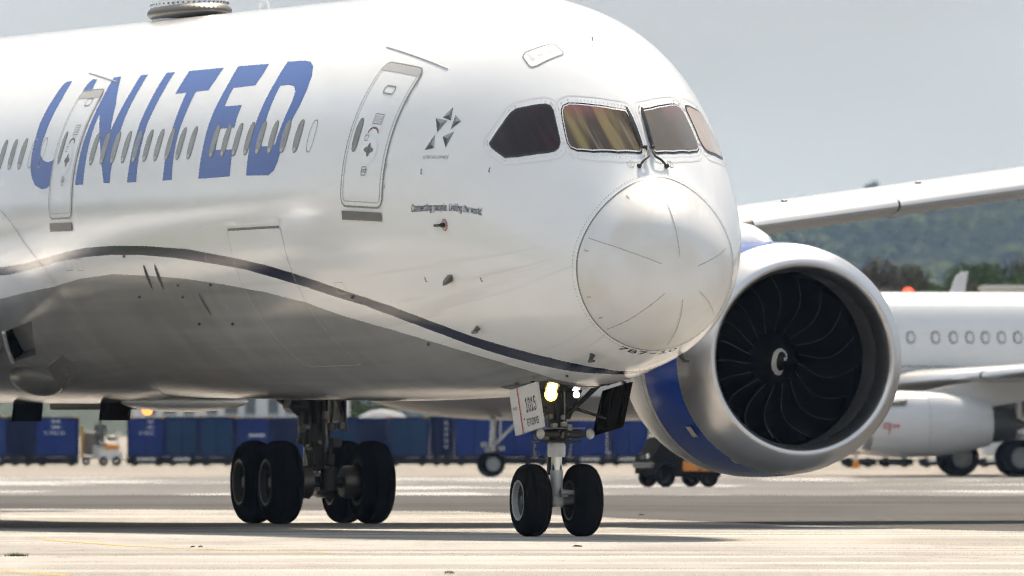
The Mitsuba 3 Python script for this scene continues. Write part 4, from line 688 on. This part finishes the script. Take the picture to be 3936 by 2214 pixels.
for i, (a, b) in enumerate(ROW):
    x0_, x1_ = (a - 1968)*.01087, (b - 1968)*.01087; w = x1_ - x0_ + .035; M = at((x0_ + x1_)/2, 460 + .25*math.sin(i*2.3), 0)
    desc = {2: 'blue baggage container lettered in white, left of the small tractor', 3: 'blue baggage container with faint lettering, right of the small tractor'}.get(i, f'{"dark " if TONE[i] == "dark" else ""}{"teal" if TONE[i] == "teal" else "blue"} baggage container, {ORD[i]} from the left in the row')
    K = thing('baggage_container', desc, 'container', 'blue baggage containers in a row behind the big jet')
    mt = 'container_' + TONE[i]; h0, h1 = .36, 2.04 + .03*math.sin(i*1.7)
    part(K + '__shell', lb(M, (0, .80, (h0 + h1)/2), (w - .04, 1.5, h1 - h0 - .02), .03), 'container_frame')
    np_ = 1 if i in (2,) else 2
    for k in range(np_):
        pw = (w - .14)/np_ - .05; cx = -w/2 + .07 + (k + .5)*(w - .14)/np_
        part(K + '__panel', lb(M, (cx, .045, (h0 + h1)/2), (pw, .03, h1 - h0 - .22), .012), mt if (k == 0 or TONE[i] != 'blue' or np_ == 1) else 'container_blue')
    for x in (-w/2 + .035, w/2 - .035): part(K + '__post', lb(M, (x, .04, (h0 + h1)/2), (.07, .06, h1 - h0)), 'container_frame')
    part(K + '__roof_rim', lb(M, (0, .045, h1 - .04), (w - .15, .055, .08)), 'container_frame'); part(K + '__base_rim', lb(M, (0, .045, h0 + .05), (w - .15, .055, .10)), 'dolly_steel' if TONE[i] == 'dark' else 'container_frame')
    if i in (0, 2, 3, 5, 6, 11):
        for x in (-w/2 + .1, w/2 - .1): part(K + '__corner_cap', lb(M, (x, .06, h1 + .015), (.2, .12, .05)), 'yellow_cap')
    if i in (2, 3):
        tv, tf = text_poly('DELTA', .115, True); xo = -.02 if i == 2 else .18; tv = tv*[1.25 if i == 2 else .8, 1] + [xo - .27, 1.32]
        part(K + '__lettering', lm(M, trimesh.Trimesh(np.stack([tv[:, 0], 0*tv[:, 0] + .026, tv[:, 1]], -1), tf, process=False)), 'pale_print', False)
        tr = np.array([[xo - .36, .026, 1.31], [xo - .50, .026, 1.31], [xo - .43, .026, 1.46], [xo - .43, .026, 1.36]]); part(K + '__triangle_mark', lm(M, trimesh.Trimesh(tr, [[0, 3, 2], [1, 2, 3]], process=False)), 'pale_print', False)
        part(K + '__small_plate', cat([lb(M, (xo, .026, z), (.36 if i == 2 else .24, .008, .07), 0) for z in (1.86, 1.62)]), 'pale_print')
    if i == 12: part(K + '__small_plate', cat([lb(M, (.2, .026, 1.8 - .25*k), (.14, .008, .07), 0) for k in range(5)]), 'pale_print')
    if i in (16,): part(K + '__latch_bar', cat([lb(M, (w/2 - .10, .02, 1.0), (.03, .03, 1.05)), lb(M, (w/2 - .0, .02, .55), (.16, .03, .05))]), 'pale_steel')
    if i in (6,): part(K + '__tag_board', lb(M, (.15, .015, 1.28), (.7, .02, .10)), 'pale_print')
    dolly(M, w, 'container_dolly', f'low black steel dolly carrying the {ORD[i]} container from the left', 'dollies under the blue containers', i in (0, 3, 4, 16, 17))
# grey trolley, small white tractor and its driver
M = at(-17.55, 461.5, 0); K = thing('baggage_trolley', 'pale grey flat trolley with yellow end post beside lettered container', 'trolley')
part(K + '__deck', lb(M, (.1, .5, .34), (1.2, 1.1, .10), .02), 'pale_steel'); part(K + '__side_board', lb(M, (.28, .0, .62), (.62, .04, .50), .01), 'pale_steel'); part(K + '__post', lb(M, (-.47, .02, 1.0), (.12, .08, 1.35), .02), 'yellow_cap')
part(K + '__load', lb(M, (-.15, .5, .95), (.55, .6, 1.0), .06), 'dull_metal')
for x in (-.3, .45): part(K + '__wheel', lm(M, lathe([(-.07, .05), (-.07, .18), (.07, .18), (.07, .05)], [x, -.05, .19], [0, 1, 0], 14)), 'rubber')
M = at(-16.75, 459.3, 0); K = thing('baggage_tractor', 'small white baggage tractor with orange side between two blue containers', 'tractor')
part(K + '__hood', lm(M, trimesh.convex.convex_hull(np.array([[x, y, z] for y in (0, 1.1) for x, z in ((-.48, .25), (.50, .25), (.44, .58), (.28, .66), (-.48, .66))]))), 'jet_white', False)
part(K + '__side_panel', lb(M, (.08, .05, .78), (.62, .08, .22), .03), 'orange'); part(K + '__seat', cat([lb(M, (-.35, .5, .9), (.4, .6, .15), .04), lb(M, (-.5, .5, 1.15), (.1, .6, .5), .04)]), 'black_part')
part(K + '__dashboard', lm(M, ball([.05, .3, 1.16], [.24, .25, .11], 2)), 'black_part', True); part(K + '__steering_wheel', lm(M, cat([tube([[-.05 + .16*math.cos(t)*.5, .4 + .16*math.sin(t), 1.25 + .08*math.cos(t)] for t in np.linspace(0, 6.28, 12)], .015, 5), cyl([.1, .4, 1.1], [-.05, .4, 1.25], .02)])), 'black_part')
part(K + '__mirror', lm(M, cat([cyl([.34, .0, .66], [.34, .0, 1.3], .02), ball([.34, -.03, 1.34], [.11, .03, .10], 2)])), 'pale_steel'); part(K + '__bumper', lb(M, (.02, -.06, .30), (1.0, .05, .12), .02), 'pale_steel')
for x in (-.30, .25): part(K + '__wheel', lm(M, lathe([(-.09, .05), (-.09, .17), (-.06, .2), (.06, .2), (.09, .17), (.09, .05)], [x, 0, .2], [0, 1, 0], 16)), 'rubber')
# person standing on the trolley
def figure(name, label, X, Z, z0, H):
    P = thing(name, label, 'person'); s = H/1.75; M = at(X, Z, z0)
    Jt = {'hip': ((0, 0, .93), .13), 'chest': ((.0, .02, 1.28), .15), 'neck': ((.0, .01, 1.47), .06), 'hl': ((-.09, 0, .90), .10), 'hr': ((.09, 0, .90), .10), 'kl': ((-.10, -.03, .50), .065), 'kr': ((.11, -.02, .50), .065), 'al': ((-.11, .02, .09), .045), 'ar': ((.12, .03, .09), .045), 'tl': ((-.13, -.13, .045), .04), 'tr': ((.15, -.12, .045), .04), 'sl': ((-.19, .02, 1.40), .062), 'sr': ((.19, .02, 1.40), .062), 'el': ((-.26, -.02, 1.13), .045), 'er': ((.27, -.04, 1.13), .045), 'wl': ((-.22, -.16, .93), .032), 'wr': ((.20, -.20, .98), .032)}
    bone = lambda a, b: manifold3d.Manifold.hull(sphere(a) + sphere(b)); sphere = lambda k: manifold3d.Manifold.sphere(Jt[k][1], 18).translate(Jt[k][0])
    m = None
    for a, b in (('hip', 'chest'), ('chest', 'neck'), ('hip', 'hl'), ('hip', 'hr'), ('hl', 'kl'), ('kl', 'al'), ('al', 'tl'), ('hr', 'kr'), ('kr', 'ar'), ('ar', 'tr'), ('sl', 'sr'), ('chest', 'sl'), ('chest', 'sr'), ('sl', 'el'), ('el', 'wl'), ('sr', 'er'), ('er', 'wr')): m = bone(a, b) if m is None else m + bone(a, b)
    for c, r in (((-.21, -.20, .90), .04), ((.18, -.25, .97), .04)): m = m + manifold3d.Manifold.sphere(r, 14).translate(c)
    for c, k in (((-.21, -.20, .90), 1), ((.18, -.25, .97), 1)):
        for q in range(4): m = m + manifold3d.Manifold.hull(manifold3d.Manifold.sphere(.012, 8).translate((c[0] - .028 + .018*q, c[1] - .01, c[2])) + manifold3d.Manifold.sphere(.010, 8).translate((c[0] - .03 + .02*q, c[1] - .07, c[2] - .05)))
    m = m.refine_to_length(.04); g = m.to_mesh(); t = trimesh.Trimesh(g.vert_properties[:, :3], g.tri_verts, process=True); trimesh.smoothing.filter_taubin(t, iterations=6); t.apply_scale(s); part(P + '__body', lm(M, t), 'work_grey', True)
    hd = ball([0, -.01, 1.62], [.078, .095, .115], 3); hv = hd.vertices; nose = np.exp(-((hv[:, 0]/.018)**2 + ((hv[:, 2] - 1.615)/.022)**2))*(hv[:, 1] < -.05); hv[:, 1] -= .018*nose; hd.apply_scale(s)
    part(P + '__head', lm(M, cat([hd] + [ball(np.array([e*.079, .0, 1.61])*s, np.array([.012, .02, .03])*s, 1) for e in (-1, 1)])), 'skin_tone', True)
    hr = ball([0, .015, 1.655], [.084, .10, .09], 3); hr = trimesh.intersections.slice_mesh_plane(hr, [0, .35, .9], [0, 0, 1.645]); hr.apply_scale(s); part(P + '__hair', lm(M, hr), 'seal_black', True)
    vs = manifold3d.Manifold.hull(manifold3d.Manifold.sphere(.165, 20).translate((0, .01, 1.30)) + manifold3d.Manifold.sphere(.15, 20).translate((0, 0, 1.02))); g = vs.to_mesh(); t = trimesh.Trimesh(g.vert_properties[:, :3], g.tri_verts); t.apply_scale(s); part(P + '__vest', lm(M, t), 'vest_grey', True)
matte('work_grey', (.085, .085, .08)); matte('skin_tone', (.22, .13, .09)); matte('vest_grey', (.12, .12, .11))
figure('person', 'ground worker in dark grey clothes standing on the pale trolley', -17.27, 462.0, .39, 1.62)
# low dollies and a cone under the far wing at right
for i, (X, Z) in enumerate(((13.9, 441), (15.4, 442), (17.0, 441), (19.3, 440))): dolly(at(X, Z, 0), 1.35, 'empty_dolly', ['empty low dolly beside the orange cone under the crossing jet', 'empty low dolly, second from the orange cone', 'empty low dolly, third from the orange cone, left of the crossing jet wheels', 'empty low dolly between the crossing jet main wheels'][i], 'empty dollies under the crossing jet', i > 1)
K = thing('traffic_cone', 'orange traffic cone standing right under the big engine lip', 'cone'); c = ramp(13.55, 434); part(K + '__body', lathe([(.03, .16), (.05, .14), (.62, .03), (.62, 0)], c, [0, 0, 1], 18), 'orange'); part(K + '__base', bx(c + [0, 0, .02], (.36, .36, .04)), 'orange'); part(K + '__band', lathe([(.30, .098), (.30, .102), (.42, .078), (.42, .07)], c, [0, 0, 1], 18), 'pale_print')
# ---------------------------------------------------------------- orange tug right of the nose wheels
M = at(4.35, 288, 0, math.radians(24)); K = thing('tow_tug', 'orange and black tug with sloping cab behind the nose wheels and under engine', 'tug')
scene['tug_orange'] = two({'type': 'roughplastic', 'diffuse_reflectance': mikit.proc(lambda p, n, uv: mikit.mix((.55, .20, .02), (.22, .08, .02), mikit.smoothstep(.5, .7, mikit.fbm(p.x*5, p.y*5, p.z*6, 3)))), 'alpha': .2, 'nonlinear': False})
for x in (-.62, .62):
    for y in (-.55, .55):
        part(K + '__tyre', lm(M, lathe([(a*.2, r*.26) for a, r in TYRE], [x, y, .255], [0, 1, 0], 24)), 'rubber', 40); part(K + '__rim', lm(M, lathe([(.085, .14), (.07, .12), (.05, .05), (.05, 0)], [x, y, .255], [0, -1 if y < 0 else 1, 0], 18)), 'tug_black')
part(K + '__chassis', cat([lb(M, (.1, 0, .34), (1.9, .8, .16), .02), lb(M, (-.62, 0, .26), (.1, 1.0, .1)), lb(M, (.62, 0, .26), (.1, 1.0, .1))]), 'tug_black')
part(K + '__side_panel', lb(M, (.44, -.67, .54), (1.24, .06, .27), .02), 'tug_orange'); part(K + '__side_panel', lb(M, (.44, .67, .54), (1.24, .06, .27), .02), 'tug_orange'); part(K + '__tail_panel', lb(M, (1.05, 0, .52), (.12, 1.28, .28), .02), 'tug_orange')
part(K + '__deck', lb(M, (.55, 0, .70), (1.15, 1.1, .08), .02), 'tug_black')
part(K + '__cab', lm(M, trimesh.convex.convex_hull(np.array([[x, y, z] for y in (-.5, .5) for x, z in ((-1.02, .34), (-1.02, .74), (-.60, 1.30), (-.12, 1.30), (-.12, .34))]))), 'tug_black', False)
part(K + '__bumper', lb(M, (-1.05, -.1, .57), (.1, 1.15, .14), .02), 'gear_shade'); part(K + '__fender', lm(M, tube([[-.62 + .33*math.cos(t), -.6, .28 + .33*math.sin(t)] for t in np.linspace(.1, 3.0, 9)], .05, 8)), 'tug_black')
part(K + '__headlight', lm(M, cat([ball([-1.04, y, .80], [.03, .07, .07], 2) for y in (-.35,)])), 'gear_white', True); part(K + '__grille', lb(M, (-1.035, -.05, .78), (.02, .30, .12)), 'seal_black')
part(K + '__engine_cover', lb(M, (.15, 0, .86), (.5, .8, .25), .05), 'tug_black'); part(K + '__seat', cat([lb(M, (.0, -.1, .95), (.4, .5, .12), .04), lb(M, (.2, -.1, 1.15), (.1, .5, .4), .04)]), 'red_paint')

# ---------------------------------------------------------------- buildings beyond the apron
matte('wall_pale', (0.52, 0.54, 0.55)); matte('wall_white', (0.62, 0.61, 0.58)); matte('wall_brown', (0.11, 0.085, 0.07)); gloss('far_glass', (0.09, 0.12, 0.14), 0.1); matte('roof_grey', (0.35, 0.35, 0.35))
K = thing('terminal_building', 'pale terminal facade of columns and glass beyond the left containers', 'building'); M = at(-17.2, 700, 0)
part(K + '__wall', lb(M, (0, 3.3, 3.6), (13.6, 6, 7.2)), 'wall_pale'); part(K + '__roof', lb(M, (0, 3.0, 7.4), (14.4, 7.4, .4)), 'roof_grey')
for i in range(11):
    x = -6.5 + i*1.3
    part(K + '__column', lb(M, (x, .0, 3.6), (.42 if i % 3 else .8, .5, 7.2), .03), 'wall_white' if i < 5 else 'wall_pale')
    if i < 10:
        for z in (1.0, 2.9, 5.0): part(K + '__window', lb(M, (x + .65, .27, z + .4), (.78, .06, 1.5)), 'far_glass')
K = thing('hangar', 'low white building with brown end behind the crossing jet at far right', 'building'); M = at(31.9, 650, 0)
part(K + '__wall', lb(M, (-2.4, 3, 4.9), (3.2, 6, 9.8)), 'wall_white'); part(K + '__wall', lb(M, (1.7, 3, 4.9), (5.0, 6.1, 9.8)), 'wall_brown'); part(K + '__roof', lb(M, (-2.4, 3, 9.95), (3.4, 6.4, .22)), 'wall_white')
for z in (3, 6): part(K + '__window', lb(M, (-2.4, -.02, z), (2.0, .06, 1.2)), 'far_glass')
K = thing('covered_load', 'white tarpaulin covered load behind the containers near the main wheels', 'cargo'); c = ramp(-5.95, 500)
def lump(c, rad, seed):
    m = ball([0, 0, 0], 1.0, 4); v = m.vertices; v *= (1 + .22*(meshkit.fbm(v*1.6 + seed, 3, seed) - .5))[:, None]; m.apply_scale(rad); m.apply_transform(rotz(-HEAD)); m.apply_translation(c); return m
matte('tarp_white', (.30, .31, .33)); part(K + '__tarp', lump(ramp(-5.9, 500, 1.62), [.95, 1.35, .80], 3), 'tarp_white', True); part(K + '__pallet', bx(ramp(-5.9, 500, .45), (1.6, 2.2, .9), rotz(-HEAD)), 'dolly_steel')
# ---------------------------------------------------------------- trees
for nm, c in (('leaf_olive', (.075, .072, .038)), ('leaf_brown', (.090, .074, .052)), ('leaf_green', (.060, .095, .022)), ('bark', (.10, .08, .06))): matte(nm, c)
def leaves(centres, radii, count, size, seed):
    r = np.random.default_rng(seed); C = []
    for c, rad, n in zip(centres, radii, count):
        d = r.normal(size=(n, 3)); d /= np.linalg.norm(d, axis=1, keepdims=True); C.append(c + d*(r.random((n, 1))**.45)*rad)
    C = np.vstack(C); n = len(C); a = r.normal(size=(n, 3)); a /= np.linalg.norm(a, axis=1, keepdims=True); b = np.cross(a, r.normal(size=(n, 3))); b /= np.linalg.norm(b, axis=1, keepdims=True); s = size*r.uniform(.6, 1.4, (n, 1))
    V = np.stack([C - a*s, C + b*s*.6, C + a*s, C - b*s*.6], 1).reshape(-1, 3); i = np.arange(n)[:, None]*4; return V, np.vstack([i + [0, 1, 2], i + [0, 2, 3]])
def tree(name, label, X, Z, H, R, mat, seed, size=.16, n=2600, group=None):
    K = thing(name, label, 'tree', group); r = np.random.default_rng(seed); base = ramp(X, Z)
    part(K + '__trunk', tube([base, base + [.1, .05, H*.35], base + [.05, .15, H*.62]], [.22, .16, .09], 8), 'bark')
    k = 9; cs = np.stack([r.normal(0, R*.48, k), r.normal(0, R*.48, k), H - R*.55 - r.random(k)*R*1.5], -1) + [base[0], base[1], 0]; cs[0] = base + [0, 0, H - R*.62]
    part(K + '__limb', cat([tube([base + [.08, .1, H*.45], (base + [0, 0, H*.55] + c)/2 + [0, 0, .1], c], [.09, .06, .02], 6) for c in cs]), 'bark'); labels[K + '__limb'] = {'kind': 'stuff'}
    part(K + '__crown', leaves(cs, r.uniform(.42, .68, (k, 1))*R*np.array([1, 1, .8]), [n//k]*k, size, seed), mat, False)
G = 'trees in front of the hill'
for a in ((20.9, 668, 11.6, 2.3, 'leaf_brown', 1, 'bare brownish tree right above the big engine, leftmost of its clump'), (22.5, 672, 12.4, 2.2, 'leaf_brown', 2, 'tallest brownish tree of the clump left of the red beacon'), (24.3, 676, 11.9, 2.1, 'leaf_olive', 3, 'olive tree behind the red beacon of the crossing jet'), (25.9, 668, 10.6, 1.7, 'leaf_green', 4, 'small green tree at the right end of the clump beside the winglet'),
          (28.6, 700, 11.4, 1.6, 'leaf_olive', 5, 'dark tree between winglet and low white building'), (30.6, 705, 12.8, 2.2, 'leaf_green', 6, 'green tree rising behind the low white building'), (33.2, 705, 12.9, 2.3, 'leaf_olive', 7, 'olive tree at the right edge behind the brown building end')):
    tree('bushy_tree', a[6], a[0], a[1], a[2], a[3], a[4], a[5], group=G)
tree('leafy_tree', 'bright green tree seen under the belly right of the main wheels', -10.3, 720, 6.2, 2.0, 'leaf_green', 9)
# ---------------------------------------------------------------- wooded hill
def hill_h(X, Z):
    X, Z = np.asarray(X, float), np.asarray(Z, float); s = lambda a, b, v: np.clip((v - a)/(b - a), 0, 1)**2*(3 - 2*np.clip((v - a)/(b - a), 0, 1))
    ridge = 2 + 76*s(-330, 60, X) + 8*s(60, 300, X); n = meshkit.fbm(np.stack([X/90, Z/120, 0*X], -1), 4, 2) - .5
    return (ridge + 14*n*s(-200, 60, X))*s(3000, 4100, Z)*(1 - .35*s(4300, 5200, Z)) + 9*n*s(3050, 3500, Z)*s(-200, 100, X)
matte('hill_soil', (.045, .05, .028))
hx, hz = np.meshgrid(np.linspace(-700, 1500, 150), np.linspace(2950, 5200, 70), indexing='ij'); part('hill', grid(ramp(hx, hz, hill_h(hx, hz))), 'hill_soil', True); structure('hill')
r_ = np.random.default_rng(11); N_ = 5200; tx = r_.uniform(-60, 260, N_); tz = 3080 + 1050*r_.random(N_)**.8; th_h = hill_h(tx, tz)
nn = 34; R_ = r_.uniform(2.2, 5.0, N_); tone = meshkit.fbm(np.stack([tx/28, tz/60, 0*tx], -1), 3, 8); cl = np.clip((tone - .5)*3 + .5 + r_.normal(0, .2, N_), 0, 1)
d = r_.normal(size=(N_, nn, 3)); d /= np.linalg.norm(d, axis=2, keepdims=True); d[..., 2] = np.abs(d[..., 2])*1.0 - .15
C = ramp(tx, tz, th_h + R_*.55)[:, None] + d*R_[:, None, None]*(.75 + .3*r_.random((N_, nn, 1)))
a = np.cross(d, r_.normal(size=d.shape)); a /= np.linalg.norm(a, axis=2, keepdims=True); b = np.cross(d, a) + .5*r_.normal(size=d.shape); b /= np.linalg.norm(b, axis=2, keepdims=True); s = (R_*.42)[:, None, None]*r_.uniform(.6, 1.3, (N_, nn, 1))
V = np.stack([C - a*s, C + b*s, C + a*s, C - b*s], 2).reshape(-1, 3); i = np.arange(N_*nn)[:, None]*4
colr = (np.array([.030, .042, .022])[None]*(1 - cl[:, None]) + np.array([.085, .105, .035])[None]*cl[:, None])*r_.uniform(.8, 1.25, (N_, 1)); colr = np.repeat(colr, nn*4, 0)
scene['forest_leaf'] = two({'type': 'diffuse', 'reflectance': {'type': 'mesh_attribute', 'name': 'vertex_color'}})
labels[part('forest', (V, np.vstack([i + [0, 1, 2], i + [0, 2, 3]])), 'forest_leaf', False, color=colr)] = {'label': 'dense green forest covering the hazy hill at right', 'category': 'forest', 'kind': 'stuff'}
tree('ridge_tree', 'round dark treetop poking above the wing on the hill ridge', 131.5, 4000, 92.5, 3.0, 'leaf_olive', 15, .6, 1200)
hx, hz = np.meshgrid(np.linspace(-5200, -420, 120), np.linspace(-2600, 5200, 130), indexing='ij'); dst = np.hypot(hx, hz)  # unseen hills on the left, added to darken reflections in the flank
hh = 95*np.clip((dst - 1500)/1400, 0, 1)*np.clip((-hx/np.maximum(dst, 1) - .16)/.10, 0, 1)*(.75 + .7*meshkit.fbm(np.stack([hx/420, hz/420, 0*hx], -1), 4, 5)) - 1.0
part('hill', grid(ramp(hx, hz, hh)), 'hill_soil', True); structure('hill_001')
# ---------------------------------------------------------------- air
scene['air'] = {'type': 'homogeneous', 'albedo': 0.95, 'sigma_t': rgb((2.0e-5, 3.0e-5, 4.6e-5))}
scene['camera']['medium'] = {'type': 'ref', 'id': 'air'}
c = ramp(0, 2000, 0)
scene['haze'] = {'type': 'cube', 'bsdf': {'type': 'null'}, 'interior': {'type': 'ref', 'id': 'air'}, 'to_world': T().translate([float(c[0]), float(c[1]), 70.0]).scale([11500, 11500, 73.0])}
labels['haze'] = {'kind': 'stuff', 'label': 'thin summer haze over the airfield', 'category': 'haze'}
